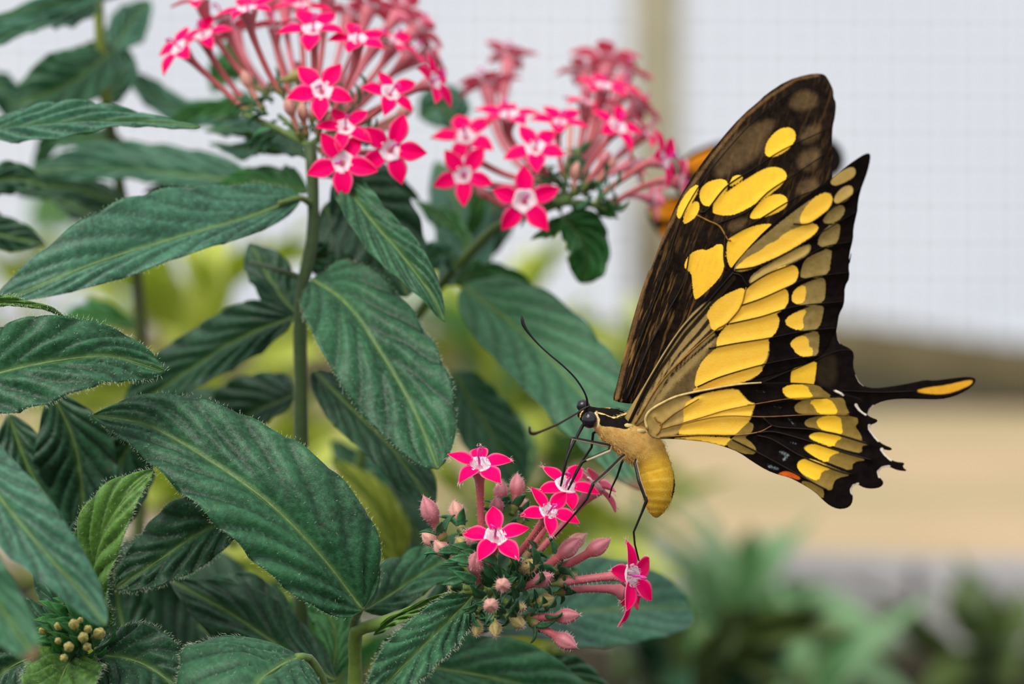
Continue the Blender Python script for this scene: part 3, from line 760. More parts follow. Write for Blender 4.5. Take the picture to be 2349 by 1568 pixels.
leaf(Gp, [(770, 1560, .25), (640, 1480, .33), (520, 1400, .38), (390, 1330, .42)], 75, 75, (.1, -1, .3), 'leaf_dark_shade', nvn=6)
leaf(Gp, [(640, 1570, .4), (620, 1470, .45), (570, 1390, .5), (470, 1330, .55)], 80, 75, (.1, -1, .3), 'leaf_dark_shade', nvn=6)
leaf(Gp, [(640, 1640, 1.0), (560, 1530, 1.0), (450, 1430, 1.05), (300, 1380, 1.1)], 110, 110, (.1, -1, .2), 'leaf_dark_shade', nvn=6.5)  # this leaf and the next are added to darken the shaded understory
leaf(Gp, [(640, 1600, 1.2), (540, 1440, 1.2), (420, 1320, 1.25), (240, 1260, 1.3)], 110, 100, (.1, -1, .2), 'leaf_dark_shade', nvn=6.5)
leaf(Gp, [(760, 1560, .3), (770, 1480, .4), (760, 1420, .5), (700, 1330, .6)], 50, 60, (.1, -1, .3), 'leaf_mid', nvn=6)

# ---------------------------------------------------------------- softer stems behind, upper left
H = thing('leafy_stem', 'soft leafy stem behind the upper left leaves, bright green in its upper part', 'plant', P(300, 1700, 1.6), G)
stem(H, [(310, 1800, 2.0), (320, 1100, 1.9), (318, 680, 1.8), (270, 400, 1.7), (243, 235, 1.62)], 26, 17, (.055, .075, .015))
stem(H, [(243, 240, 1.62), (228, 60, 1.55), (225, -80, 1.5)], 17, 14, (.20, .26, .03), 'stem')
def leafH(ctrl, *a, **k): leaf(H, [(x, y, d+.4) for x, y, d in ctrl], *a, **k)
leafH([(235, 20, 1.1), (150, 40, .95), (40, 75, .8), (-90, 125, .7)], 34, 45, (.0, -1, .55), 'leaf_blue_sheen', nvn=6.5)
leafH([(330, -30, 1.2), (220, 0, 1.0), (100, 20, .9), (-60, 55, .8)], 28, 25, (.0, -1, .6), 'leaf_blue_sheen', nvn=6.5)
leafH([(262, 110, 1.2), (215, 150, 1.12), (150, 195, 1.08), (40, 238, 1.05)], 78, 72, (.05, -1, .35), 'leaf', shape=(.5, .45), nvn=6)
leafH([(240, 130, 1.3), (275, 90, 1.4), (300, 50, 1.45), (340, 0, 1.5)], 40, 50, (.05, -1, .35), 'leaf_blue_sheen', shape=(.5, .6), nvn=6)
leafH([(245, 240, 1.25), (270, 200, 1.3), (285, 160, 1.32), (290, 110, 1.35)], 30, 36, (.05, -1, .35), 'leaf_blue_sheen', nvn=5.5)
leafH([(560, 275, 1.2), (470, 262, 1.3), (380, 240, 1.4), (290, 160, 1.5)], 42, 34, (.0, -1, .6), 'leaf_blue_sheen', nvn=6)
leafH([(600, 240, 1.3), (530, 245, 1.2), (450, 262, 1.15), (380, 285, 1.1)], 28, 28, (.0, -1, .4), 'leaf_mid', nvn=6)
leafH([(590, 415, .9), (460, 405, .95), (300, 390, 1.0), (60, 392, 1.05)], 38, 64, (.0, -1, .5), 'leaf_blue_sheen', nvn=7)
leafH([(300, 480, 1.2), (200, 440, 1.2), (110, 425, 1.2), (0, 430, 1.2)], 42, 40, (.0, -1, .5), 'leaf_dark_shade', nvn=6)
leafH([(330, 440, 1.1), (430, 445, 1.1), (520, 450, 1.05), (620, 440, 1.0)], 40, 34, (.0, -1, .3), 'leaf_dark_shade', nvn=6)
leafH([(330, 520, 1.2), (240, 500, 1.3), (180, 480, 1.4), (110, 440, 1.5)], 30, 34, (.0, -1, .4), 'leaf_dark_shade', nvn=6)
leafH([(290, 330, 1.3), (210, 320, 1.4), (130, 330, 1.5), (70, 390, 1.6)], 34, 34, (.0, -1, .5), 'leaf', nvn=6)
leafH([(-30, 170, 1.6), (0, 200, 1.6), (20, 230, 1.6), (40, 290, 1.6)], 34, 34, (.0, -1, .5), 'leaf_blue_sheen', nvn=6)
leafH([(330, 760, 1.5), (240, 730, 1.5), (160, 740, 1.6), (60, 790, 1.6)], 30, 34, (.0, -1, .5), 'leaf_mid', nvn=6)
leafH([(400, 900, 1.3), (450, 940, 1.25), (520, 1000, 1.2), (600, 1080, 1.2)], 70, 70, (.0, -1, .5), 'leaf_dark_shade', nvn=6)
leafH([(540, 130, 1.6), (520, 150, 1.6), (505, 175, 1.6), (490, 215, 1.6)], 30, 30, (.0, -1, .3), 'leaf_mid', nvn=5, nu=24)
leafH([(520, 90, 1.6), (530, 120, 1.6), (540, 150, 1.6), (545, 190, 1.6)], 30, 30, (.0, -1, .3), 'leaf_mid', nvn=5, nu=24)
Hq = thing('leafy_stem', 'soft stem with lime green leaves behind the low flower head', 'plant', P(960, 1800, 1.5), G)
stem(Hq, [(960, 1900, 1.6), (940, 1500, 1.5), (900, 1250, 1.4), (850, 1080, 1.3)], 16, 10, GR)
leaf(Hq, [(960, 1350, 1.4), (915, 1270, 1.35), (870, 1170, 1.3), (760, 1050, 1.3)], 45, 45, (.0, -1, .4), 'leaf_lime', nvn=6)
leaf(Hq, [(880, 1110, 1.5), (930, 1180, 1.4), (970, 1250, 1.35), (1010, 1330, 1.3)], 45, 45, (.2, -1, .2), 'leaf_dark_shade', nvn=6)
leaf(Hq, [(760, 1010, 1.7), (800, 1060, 1.7), (850, 1090, 1.7), (920, 1150, 1.7)], 36, 36, (.2, -1, .4), 'leaf_blue_sheen', nvn=6)
leaf(Hq, [(640, 1330, 1.5), (560, 1300, 1.5), (480, 1290, 1.5), (400, 1310, 1.5)], 30, 36, (.2, -1, .4), 'leaf_lime', nvn=6)
leaf(Hq, [(760, 1480, 1.5), (680, 1430, 1.5), (600, 1420, 1.5), (500, 1440, 1.5)], 40, 36, (.2, -1, .4), 'leaf_mid', nvn=6)
leaf(Hq, [(1180, 1130, 1.9), (1180, 1060, 1.9), (1170, 1000, 1.9), (1150, 920, 1.9)], 55, 50, (.2, -1, .2), 'leaf_sage', nvn=6)

# ---------------------------------------------------------------- background shrubs
def small_leaf_mesh(mat, seed):
    r_ = random.Random(seed); nu, nv = 8, 2; V = []; F = []
    for i in range(nu+1):
        t = i/nu; wd = .2*max(.03, math.sin(math.pi*t**.8))
        for j in range(-nv, nv+1):
            v = j/nv; V.append((t, v*wd, -.25*t*t+.25*wd*abs(v)+r_.uniform(-.01, .01)))
    R = 2*nv+1; n0 = len(V); V += [(x, y, z-.012) for x, y, z in V]
    for i in range(nu):
        for j in range(R-1):
            a = i*R+j; F.append((a, a+R, a+R+1, a+1)); a += n0; F.append((a, a+1, a+R+1, a+R))
        a = i*R; F.append((a, n0+a, n0+a+R, a+R)); a += R-1; F.append((a, a+R, n0+a+R, n0+a))
    o = mesh_obj('leaf', V, F, M[mat]); me = o.data; bpy.data.objects.remove(o); return me
SL = {k: [small_leaf_mesh(k, s) for s in range(2)] for k in ('leaf_lime', 'leaf_sage', 'leaf_mid', 'leaf_dark_shade', 'leaf_blue_sheen', 'leaf_olive')}
def shrub(label, foot, top, d, spread, n, size, kinds, name='background_shrub', grp='blurred shrubs in the bed behind'):
    """foot and top in pixels at depth d; leaves scattered round a bending stem"""
    f = P(*foot, d); f.z = -2.05
    o = thing(name, label, 'shrub', f, grp); t_ = P(*top, d)
    V, F = loft(spline([f, f.lerp(t_, .5)+Vector((.1, .05, 0)), t_], 12), [.05-.002*i for i in range(13)], 7)
    mesh_obj('stem', V, F, M['stem'], o, colr=[GR]*len(V))
    k = (D+d)/D/1000
    for i in range(n):
        u = rnd.uniform(.25, 1)
        p_ = f.lerp(t_, u)+Vector((max(-1.6, min(1.6, rnd.gauss(0, 1)))*spread[0]*k*.5, max(-1.6, min(1.6, rnd.gauss(0, 1)))*spread[0]*k*.4, max(-1.5, min(1.5, rnd.gauss(0, 1)))*spread[1]*k*.4))
        if p_.z < -1.95: p_.z = -1.95+rnd.random()*.2
        dr = (p_-f.lerp(t_, u*.85)); dr.z = abs(dr.z)*.3+rnd.uniform(-.1, .3)
        q = dr.to_track_quat('X', 'Z').to_matrix().to_4x4()
        m_ = Matrix.Translation(p_) @ q @ Matrix.Rotation(rnd.uniform(-.8, .8), 4, 'X') @ Matrix.Scale(size*k*rnd.uniform(.7, 1.3), 4)
        link('leaf', rnd.choice(SL[rnd.choice(kinds)]), o, m_)
    return o
shrub('lime green blurred shrub behind the leaves at centre left', (470, 1500), (470, 640), 6.5, (260, 130), 100, 260, ['leaf_lime'])
shrub('lime and sage blurred shrub behind the gap beside the antennae', (1140, 1500), (1130, 730), 8.0, (200, 100), 110, 250, ['leaf_lime', 'leaf_lime', 'leaf_sage', 'leaf_lime'])
shrub('pale green blurred shrub low behind the left leaves', (120, 1500), (60, 560), 11, (260, 160), 50, 240, ['leaf_sage', 'leaf_lime'])
shrub('olive and lime blurred shrub behind the low flower stem', (620, 1560), (640, 1180), 4.5, (260, 180), 60, 210, ['leaf_olive', 'leaf_mid', 'leaf_lime', 'leaf_olive'])
shrub('blurred green plant right of the low flower head', (1700, 1560), (1700, 1340), 9.5, (130, 60), 40, 250, ['leaf_sage'])
shrub('dark blurred plant under the round blue-green leaf', (1560, 1600), (1600, 1440), 5.5, (120, 60), 26, 260, ['leaf_dark_shade', 'leaf_olive'])
shrub('blurred sage green plant at the bottom, below the hindwing', (1860, 1600), (1840, 1530), 7.5, (110, 40), 14, 260, ['leaf_sage', 'leaf_mid'])
shrub('low olive green blurred plant in the lower right corner', (2290, 1600), (2290, 1490), 10.5, (120, 40), 26, 240, ['leaf_olive'])
shrub('green blurred shrub behind the black forewing, left of its costal edge', (1430, 1500), (1440, 720), 10.5, (90, 90), 26, 180, ['leaf_lime', 'leaf_sage'])

#BFSTART
# ---------------------------------------------------------------- butterfly wings
W1 = lambda L: [(1380+x/3.136, 140+y/3.136) for x, y in L]
W2 = lambda L: [(1380+x/3.136, 560+y/3.136) for x, y in L]
W3 = lambda L: [(1600+x/3.136, 740+y/3.136) for x, y in L]

def smooth_poly(pts, n=3):
    """closed Chaikin smoothing"""
    for _ in range(n-1):
        q = []
        for i in range(len(pts)):
            a, b = pts[i], pts[(i+1) % len(pts)]
            q += [(a[0]*.75+b[0]*.25, a[1]*.75+b[1]*.25), (a[0]*.25+b[0]*.75, a[1]*.25+b[1]*.75)]
        pts = q
    return pts

def seg_dist(X, Y, a, b):
    dx, dy = b[0]-a[0], b[1]-a[1]; L = dx*dx+dy*dy+1e-9
    t = np.clip(((X-a[0])*dx+(Y-a[1])*dy)/L, 0, 1)
    return np.hypot(X-a[0]-t*dx, Y-a[1]-t*dy), t

def sdf(X, Y, poly):
    """signed distance in pixels, positive inside"""
    d = np.full(X.shape, 1e9); ins = np.zeros(X.shape, bool)
    for i in range(len(poly)):
        a, b = poly[i], poly[(i+1) % len(poly)]
        d = np.minimum(d, seg_dist(X, Y, a, b)[0])
        c = (a[1] > Y) != (b[1] > Y)
        if abs(b[1]-a[1]) > 1e-9: ins ^= c & (X < (b[0]-a[0])*(Y-a[1])/(b[1]-a[1])+a[0])
    return np.where(ins, d, -d)

def union(X, Y, polys, n=2, grow=1.0):
    v = np.full(X.shape, -40.)
    for p in polys: v = np.maximum(v, sdf(X, Y, smooth_poly(p, n))+grow)
    return v

def lines(X, Y, L):
    """L: (points, width at start, width at end)"""
    v = np.full(X.shape, -40.)
    for pts, w0, w1 in L:
        m = len(pts)-1
        for i in range(m):
            d, t = seg_dist(X, Y, pts[i], pts[i+1])
            v = np.maximum(v, w0+(w1-w0)*(i+t)/m-d)
    return v

def wing_mat(name, base, layers, rough=.55, transl=.15, glint=None):
    """base colour pair, then layers (attribute, colour A, colour B, noise amplitude px, softness px)"""
    m = N(name)
    fine = m.noise(330, 3, .6); mid = m.noise(60, 4, .6)
    c = m.mix(m.mapr(mid, .35, .7), base[0], base[1])
    for at, ca, cb, amp, soft in layers:
        a = m.attr(at).outputs['Fac']
        s = m.math('ADD', a, m.math('MULTIPLY', m.math('SUBTRACT', fine, .5), amp*2))
        f = m.mapr(s, -soft, soft, smooth=True)
        cc = m.mix(m.mapr(mid, .3, .72), ca, cb)
        c = m.mix(f, c, cc)
    if glint:  # glints on the dark wing, painted into its colour as tilted streaks
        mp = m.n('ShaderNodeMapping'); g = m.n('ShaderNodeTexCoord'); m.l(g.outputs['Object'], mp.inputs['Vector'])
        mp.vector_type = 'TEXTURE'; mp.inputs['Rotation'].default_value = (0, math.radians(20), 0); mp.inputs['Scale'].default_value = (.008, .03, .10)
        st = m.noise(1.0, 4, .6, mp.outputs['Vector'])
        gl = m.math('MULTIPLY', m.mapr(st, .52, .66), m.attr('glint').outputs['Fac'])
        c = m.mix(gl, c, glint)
    m.color(c); m.set(Roughness=max(.7, rough), Specular_IOR_Level=.03, Sheen_Weight=.0)
    m.bump(m.math('ADD', fine, m.math('MULTIPLY', mid, .6)), .25, .004)
    m.translucent(c, transl)
    return m.m

ORG = (1445, 975)                       # wing root
def perp(px, py): return ((px-ORG[0])*.82-(py-ORG[1])*.57)/1000
def wing(name, root, outline, depth, mat, attrs, veins=(), step=4.5, label=None, nsm=2, thick=.0035, corr=.004):
    out = smooth_poly(outline, nsm)
    xs = [p[0] for p in out]; ys = [p[1] for p in out]
    gx, gy = np.meshgrid(np.arange(min(xs), max(xs), step), np.arange(min(ys), max(ys), step))
    gx = gx+np.where((np.arange(gx.shape[0]) % 2)[:, None] == 1, step/2, 0)
    gx, gy = gx.ravel(), gy.ravel()
    keep = sdf(gx, gy, out) > step*.5
    pts = list(out)+list(zip(gx[keep], gy[keep])); nb = len(out)
    res = delaunay_2d_cdt([Vector((float(x), float(y))) for x, y in pts], [], [list(range(nb))], 1, 1e-4)
    v2 = [(v.x, v.y) for v in res[0]]; faces = [tuple(f) for f in res[2]]
    X = np.array([v[0] for v in v2]); Y = np.array([v[1] for v in v2])
    vd = np.full(X.shape, 1e9)
    for L, *_ in veins:
        for a, b in zip(L, L[1:]): vd = np.minimum(vd, seg_dist(X, Y, a, b)[0])
    dep = np.array([depth(x, y) for x, y in v2])-corr*np.exp(-(vd/9)**2)
    # faces turned to the camera
    f0 = faces[0]; ax_, ay_ = v2[f0[0]], v2[f0[1]]; az_ = v2[f0[2]]
    cr = (ay_[0]-ax_[0])*(az_[1]-ax_[1])-(ay_[1]-ax_[1])*(az_[0]-ax_[0])
    if cr > 0: faces = [f[::-1] for f in faces]
    V = [P(x, y, d) for (x, y), d in zip(v2, dep)]
    at = {k: np.clip(fn(X, Y), -40, 40) for k, fn in attrs.items()}
    o = mesh_obj(name, V, faces, mat, root, attrs=at)
    md = o.modifiers.new('thickness', 'SOLIDIFY'); md.thickness = thick; md.offset = -1
    if label: o['label'] = label
    for L, r0, r1, mt in veins:
        n = max(6, len(L)*5)
        ps = spline([Vector((x, y, 0)) for x, y in L], n)
        ps = [P(p.x, p.y, depth(p.x, p.y)-corr-.0006) for p in ps]
        v, f = loft(ps, [.75*(r0+(r1-r0)*i/n)/1000 for i in range(n+1)], 6)
        mesh_obj('vein', v, f, M[mt], o)
    return o

def bow(px, py, a=.03): return a*math.sin(max(0, min(1, math.hypot(px-ORG[0], py-ORG[1])/950))*math.pi)
d_nf = lambda x, y: -.030-.38*max(-.02, perp(x, y))+bow(x, y, .03)
d_nh = lambda x, y: -.055-.38*max(-.02, perp(x, y))+bow(x, y, .035)-.03*max(0, (y-1000)/150)
d_ff = lambda x, y: .040+.36*max(-.02, perp(x, y))+bow(x, y, -.04)
d_fh = lambda x, y: .075+.36*max(-.02, perp(x, y))+bow(x, y, -.03)

BF = thing('swallowtail_butterfly', 'large yellow and black butterfly with tailed hindwings feeding on the low flower head', 'butterfly', P(1440, 1180, 0))
YA, YB = (.93, .52, .045), (.96, .60, .075)
OA, OB = (.24, .165, .045), (.32, .225, .075)
BLK = ((.0045, .003, .0028), (.010, .0065, .005))

# ---- far forewing (upper side)
ff_out = W2([(90, 1130), (88, 1090), (110, 1020), (150, 850), (200, 640), (280, 360), (350, 160)])+W1([(330, 1568), (450, 1240), (560, 980), (700, 760), (850, 570), (1020, 380), (1130, 290), (1180, 240), (1330, 140), (1480, 95), (1570, 88), (1610, 100), (1640, 150), (1668, 210), (1668, 262), (1688, 300), (1680, 400), (1662, 470), (1658, 560), (1668, 700), (1660, 800), (1665, 950), (1620, 1120), (1500, 1350)])+W2([(1200, 500), (900, 800), (600, 1010), (350, 1130), (230, 1150)])
ff_y = [W1(l) for l in [
    [(1175, 650), (1190, 585), (1240, 520), (1300, 482), (1360, 480), (1395, 515), (1390, 575), (1330, 645), (1240, 692), (1185, 680)],
    [(705, 950), (735, 890), (800, 858), (870, 848), (910, 875), (895, 935), (830, 1005), (790, 1040), (740, 1040), (712, 1005)],
    [(918, 890), (950, 822), (1020, 825), (1000, 860), (930, 898)],
    [(800, 1085), (805, 1040), (860, 978), (950, 908), (1100, 815), (1190, 766), (1275, 764), (1325, 798), (1330, 840), (1285, 902), (1180, 975), (1070, 1045), (980, 1094), (900, 1110), (825, 1100)],
    [(1062, 1135), (1085, 1080), (1150, 1008), (1230, 960), (1305, 960), (1340, 1000), (1325, 1052), (1250, 1094), (1150, 1126)],
    [(540, 1105), (558, 1030), (620, 935), (695, 880), (693, 935), (652, 1012), (592, 1095), (556, 1138)],
    [(586, 1155), (598, 1108), (640, 1036), (690, 1002), (704, 1050), (682, 1114), (632, 1154), (600, 1170)],
    [(905, 1290), (960, 1235), (1050, 1205), (1140, 1175), (1240, 1172), (1220, 1260), (1010, 1455), (935, 1500), (900, 1420)]]]+[
    W2([(596, 140), (640, 65), (720, 35), (760, 50), (862, -15), (882, 60), (884, 160), (842, 252), (700, 385), (668, 395), (658, 300), (648, 200), (606, 182)])]
ff_b = [W1(l) for l in [[(1345, 300), (1400, 225), (1460, 205), (1545, 240), (1555, 310), (1480, 345), (1400, 352)], [(1430, 540), (1480, 480), (1560, 450), (1575, 530), (1500, 585), (1440, 585)], [(1405, 690), (1480, 640), (1560, 625), (1565, 700), (1530, 780), (1430, 785)], [(1415, 900), (1470, 850), (1550, 845), (1560, 920), (1480, 965), (1420, 965)], [(900, 1180), (1000, 1120), (1050, 1150), (960, 1230)],
        [(800, 800), (830, 690), (1000, 500), (1180, 420), (1260, 440), (1180, 540), (1150, 660), (1050, 740), (920, 800), (850, 850)]]]
ff_c = [(W2([(110, 1100), (180, 800), (300, 330), (350, 160)])+W1([(450, 1260), (600, 960), (800, 680), (1030, 400), (1200, 260), (1400, 130), (1560, 100)]), 5, 3)]
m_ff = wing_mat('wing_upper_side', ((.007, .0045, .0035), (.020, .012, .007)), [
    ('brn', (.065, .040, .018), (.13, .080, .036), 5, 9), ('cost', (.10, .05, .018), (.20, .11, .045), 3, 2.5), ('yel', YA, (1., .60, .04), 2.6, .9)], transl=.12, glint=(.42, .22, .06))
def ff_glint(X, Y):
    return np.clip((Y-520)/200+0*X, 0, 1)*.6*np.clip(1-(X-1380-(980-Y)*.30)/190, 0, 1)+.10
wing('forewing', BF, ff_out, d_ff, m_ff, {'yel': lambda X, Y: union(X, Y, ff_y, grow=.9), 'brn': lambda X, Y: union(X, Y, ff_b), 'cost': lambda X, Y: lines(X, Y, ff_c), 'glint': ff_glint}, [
    (W2([(150, 1110), (250, 760), (420, 300), (470, 150)])+W1([(560, 1160), (700, 900), (900, 640), (1150, 380), (1450, 170)]), 2.5, 1.2, 'vein'),
    (W2([(180, 1120), (330, 760), (480, 480), (590, 270)])+W1([(640, 1330)]), 4, 2, 'vein'),
    (W1([(690, 1110), (770, 1150), (850, 1190), (905, 1280), (930, 1290)]), 3, 2.5, 'vein_tan'),
    (W1([(700, 1090), (760, 1070), (900, 900), (1100, 770), (1300, 640), (1640, 480)]), 3, 1, 'vein'),
    (W1([(830, 1170), (1050, 1080), (1200, 940), (1380, 820), (1650, 640)]), 3, 1, 'vein'),
    (W1([(890, 1220), (880, 1400), (895, 1500)]), 3, 3, 'vein'),
    (W1([(905, 1270), (1100, 1160), (1400, 980), (1640, 900)]), 3, 1, 'vein')],
    label='far wing seen from above, dark brown with yellow spots')

# ---- far hindwing with its tail
fh_out = W2([(420, 1200), (700, 1040), (1100, 860), (1500, 640), (1640, 560)])+W3([(1000, 40), (1005, 110), (1028, 152), (1100, 185), (1128, 222), (1118, 300), (1132, 360), (1160, 425), (1200, 458), (1270, 472), (1400, 457), (1560, 427), (1640, 408), (1700, 415), (1850, 395), (1950, 385), (2003, 398), (1995, 440), (1930, 492), (1850, 532), (1750, 553), (1600, 550), (1450, 547), (1340, 562), (1270, 592), (1240, 622), (1222, 680), (1120, 760), (900, 750), (500, 640), (0, 600)])
fh_y = [W3([(672, 375), (690, 320), (780, 300), (855, 275), (852, 330), (838, 440), (800, 500), (676, 480)])]
fh_t = [W3([(1565, 492), (1640, 470), (1800, 450), (1900, 424), (1980, 412), (1970, 440), (1880, 482), (1780, 512), (1650, 508)])]
fh_b = [W3([(862, 260), (990, 220), (1000, 330), (990, 450), (860, 450)])]
fh_w = [(W3([(1005, 60), (1015, 120), (1034, 152)]), 2.2, 2), (W3([(1140, 370), (1165, 425), (1205, 455)]), 2.2, 2), (W3([(1268, 595), (1240, 625), (1225, 675)]), 2.4, 3)]
m_fh = wing_mat('hindwing_upper_side', BLK, [('brn', (.022, .014, .008), (.035, .024, .012), 3, 8), ('yel', YA, (1., .60, .04), 1.5, .9), ('org', (.70, .33, .025), (.80, .40, .03), 1.5, 1.5), ('wht', (.6, .45, .35), (.75, .6, .5), 1, 1)], transl=.06)
wing('hindwing', BF, fh_out, d_fh, m_fh, {'yel': lambda X, Y: union(X, Y, fh_y), 'org': lambda X, Y: union(X, Y, fh_t), 'brn': lambda X, Y: union(X, Y, fh_b), 'wht': lambda X, Y: lines(X, Y, fh_w)}, [
    (W3([(300, 560), (700, 520), (1000, 490), (1300, 500), (1560, 492)]), 3, 2.2, 'vein'), (W3([(300, 500), (700, 330), (1000, 205), (1110, 200)]), 3, 1.5, 'vein')],
    label='black far hindwing ending in a long tail with an orange streak')

# ---- near forewing (underside)
nf_out = W2([(150, 1290), (160, 1250), (200, 1180), (290, 1040), (400, 850), (520, 660), (700, 430), (900, 215)])+W1([(1000, 1400), (1200, 1190), (1420, 1010), (1560, 905), (1640, 850), (1740, 770), (1840, 700), (1895, 668), (1928, 664), (1932, 705), (1910, 800), (1876, 890), (1842, 1010), (1836, 1100), (1808, 1200), (1808, 1290), (1778, 1390), (1780, 1480)])+W2([(1800, 40), (1772, 150), (1785, 240), (1746, 310), (1745, 380), (1742, 440), (1706, 505), (1697, 560), (1690, 620), (1650, 685), (1632, 740), (1580, 800), (1520, 840), (1400, 890), (1200, 950), (1050, 985), (930, 1040), (640, 1130), (400, 1210), (270, 1300), (210, 1330), (165, 1320)])
nf_olive = [W1(l) for l in [
    [(950, 1500), (1000, 1410), (1130, 1290), (1300, 1150), (1450, 1035), (1560, 965), (1640, 945), (1660, 980), (1640, 1050), (1560, 1120), (1480, 1170), (1540, 1175), (1560, 1205), (1530, 1245), (1430, 1315), (1270, 1405), (1130, 1475), (1030, 1512), (975, 1512)],
    [(1595, 1140), (1640, 1078), (1700, 1040), (1745, 1040), (1745, 1090), (1705, 1145), (1640, 1166), (1600, 1162)],
    [(1555, 1300), (1588, 1228), (1650, 1180), (1715, 1168), (1710, 1240), (1692, 1305), (1640, 1336), (1565, 1330)]]]+[W2(l) for l in [
    [(1430, 228), (1452, 130), (1500, 88), (1655, 22), (1645, 120), (1634, 205), (1560, 235), (1445, 240)],
    [(1366, 395), (1388, 328), (1450, 288), (1540, 256), (1606, 240), (1610, 330), (1598, 414), (1500, 440), (1395, 430)],
    [(1316, 562), (1350, 516), (1430, 476), (1500, 450), (1596, 440), (1594, 490), (1564, 604), (1480, 620), (1386, 610)],
    [(1356, 720), (1380, 686), (1440, 655), (1530, 630), (1564, 636), (1560, 740), (1552, 794), (1500, 810), (1440, 806), (1396, 774), (1390, 750)],
    [(1060, 260), (1100, 205), (1250, 115), (1350, 55), (1490, -2), (1508, 20), (1482, 75), (1390, 124), (1280, 165), (1150, 235), (1068, 286)],
    [(1000, 970), (1130, 890), (1200, 780), (1180, 700), (1215, 760), (1160, 900), (1050, 1000)]]]
nf_dim = [W1(l) for l in [[(1645, 875), (1670, 836), (1740, 786), (1804, 760), (1830, 790), (1812, 834), (1740, 874), (1676, 896)], [(1670, 1005), (1690, 955), (1740, 905), (1795, 895), (1810, 930), (1792, 974), (1740, 1015), (1688, 1022)]]]+[
    W2([(1070, 265), (1130, 205), (1260, 120), (1360, 62), (1480, 8), (1498, 22), (1476, 66), (1385, 116), (1280, 156), (1150, 225), (1080, 275)])]
nf_y = [W1(l) for l in [
    [(1432, 1155), (1438, 1108), (1490, 1028), (1560, 968), (1625, 950), (1655, 980), (1642, 1044), (1580, 1105), (1500, 1156), (1456, 1170)],
    [(968, 1495), (1000, 1462), (1060, 1410), (1150, 1370), (1200, 1320), (1250, 1310), (1330, 1235), (1480, 1180), (1545, 1180), (1552, 1205), (1525, 1240), (1430, 1306), (1270, 1396), (1130, 1465), (1030, 1502), (985, 1504)]]]+[W2(l) for l in [
    [(1004, 438), (1016, 380), (1068, 306), (1180, 225), (1300, 164), (1375, 154), (1406, 178), (1410, 222), (1384, 274), (1310, 316), (1200, 366), (1100, 406), (1028, 442)],
    [(924, 566), (956, 500), (1010, 443), (1150, 396), (1260, 344), (1326, 322), (1340, 380), (1325, 444), (1272, 486), (1150, 516), (1000, 560), (938, 576)],
    [(830, 726), (846, 656), (918, 580), (1000, 565), (1150, 526), (1245, 500), (1276, 540), (1254, 624), (1202, 676), (1050, 696), (900, 720), (846, 730)],
    [(674, 1016), (688, 930), (728, 846), (798, 776), (850, 740), (1000, 706), (1150, 680), (1196, 686), (1200, 740), (1174, 834), (1130, 876), (950, 906), (800, 966), (700, 1016)],
    [(634, 1110), (678, 1030), (800, 970), (950, 910), (1100, 876), (1160, 885), (1124, 934), (1000, 996), (920, 1040), (760, 1100)],
    [(775, 475), (830, 410), (920, 356), (1014, 318), (1026, 340), (1004, 404), (962, 484), (900, 565), (842, 616), (790, 606), (785, 540), (762, 520)]]]
for q in ([(1370, 392), (1394, 328), (1458, 294), (1464, 350), (1452, 414), (1396, 424)], [(1320, 562), (1356, 518), (1452, 475), (1468, 484), (1442, 520), (1440, 545), (1448, 606), (1386, 606)], [(1360, 718), (1398, 678), (1458, 660), (1488, 700), (1480, 740), (1516, 752), (1508, 804), (1448, 804), (1398, 772), (1388, 746)]):
    nf_y.append(W2(q))
nf_k = [W2([(140, 1310), (210, 1165), (390, 850), (520, 660), (640, 510), (760, 410), (800, 420), (770, 500), (780, 600), (810, 640), (830, 690), (800, 760), (740, 830), (690, 930), (650, 1080), (400, 1220), (250, 1330)])]
nf_s = [(W2([(215, 1250), (290, 1120), (420, 900), (600, 650), (760, 470), (950, 240)]), 3.0, 5.5), (W2([(300, 1200), (420, 990), (560, 790), (700, 640), (780, 540)]), .6, 5), (W2([(330, 1200), (480, 960), (640, 770), (790, 620)]), .4, 4), (W2([(350, 1160), (520, 930), (660, 800), (820, 660)]), .3, 3.2), (W2([(255, 1230), (350, 1060), (500, 830)]), 1.2, .4)]
nf_d = [W2([(400, 1170), (480, 1060), (600, 940), (720, 820), (820, 690), (840, 700), (770, 820), (700, 930), (655, 1060), (520, 1130)])]
m_nf = wing_mat('wing_underside', BLK, [
    ('khk', (.36, .235, .075), (.46, .32, .12), 2, 3), ('dsk', (.11, .07, .025), (.20, .13, .05), 8, 6), ('str', (.025, .017, .009), (.05, .033, .016), 1.5, 1.6),
    ('olv', OA, (.36, .25, .09), 2.6, 1.0), ('dim', (.50, .33, .09), (.58, .39, .12), 1.4, 1.0), ('yel', (.99, .57, .055), (1.0, .63, .08), 3.0, .9), ('thin', (.015, .01, .006), (.03, .02, .01), .3, .7)], transl=.2)
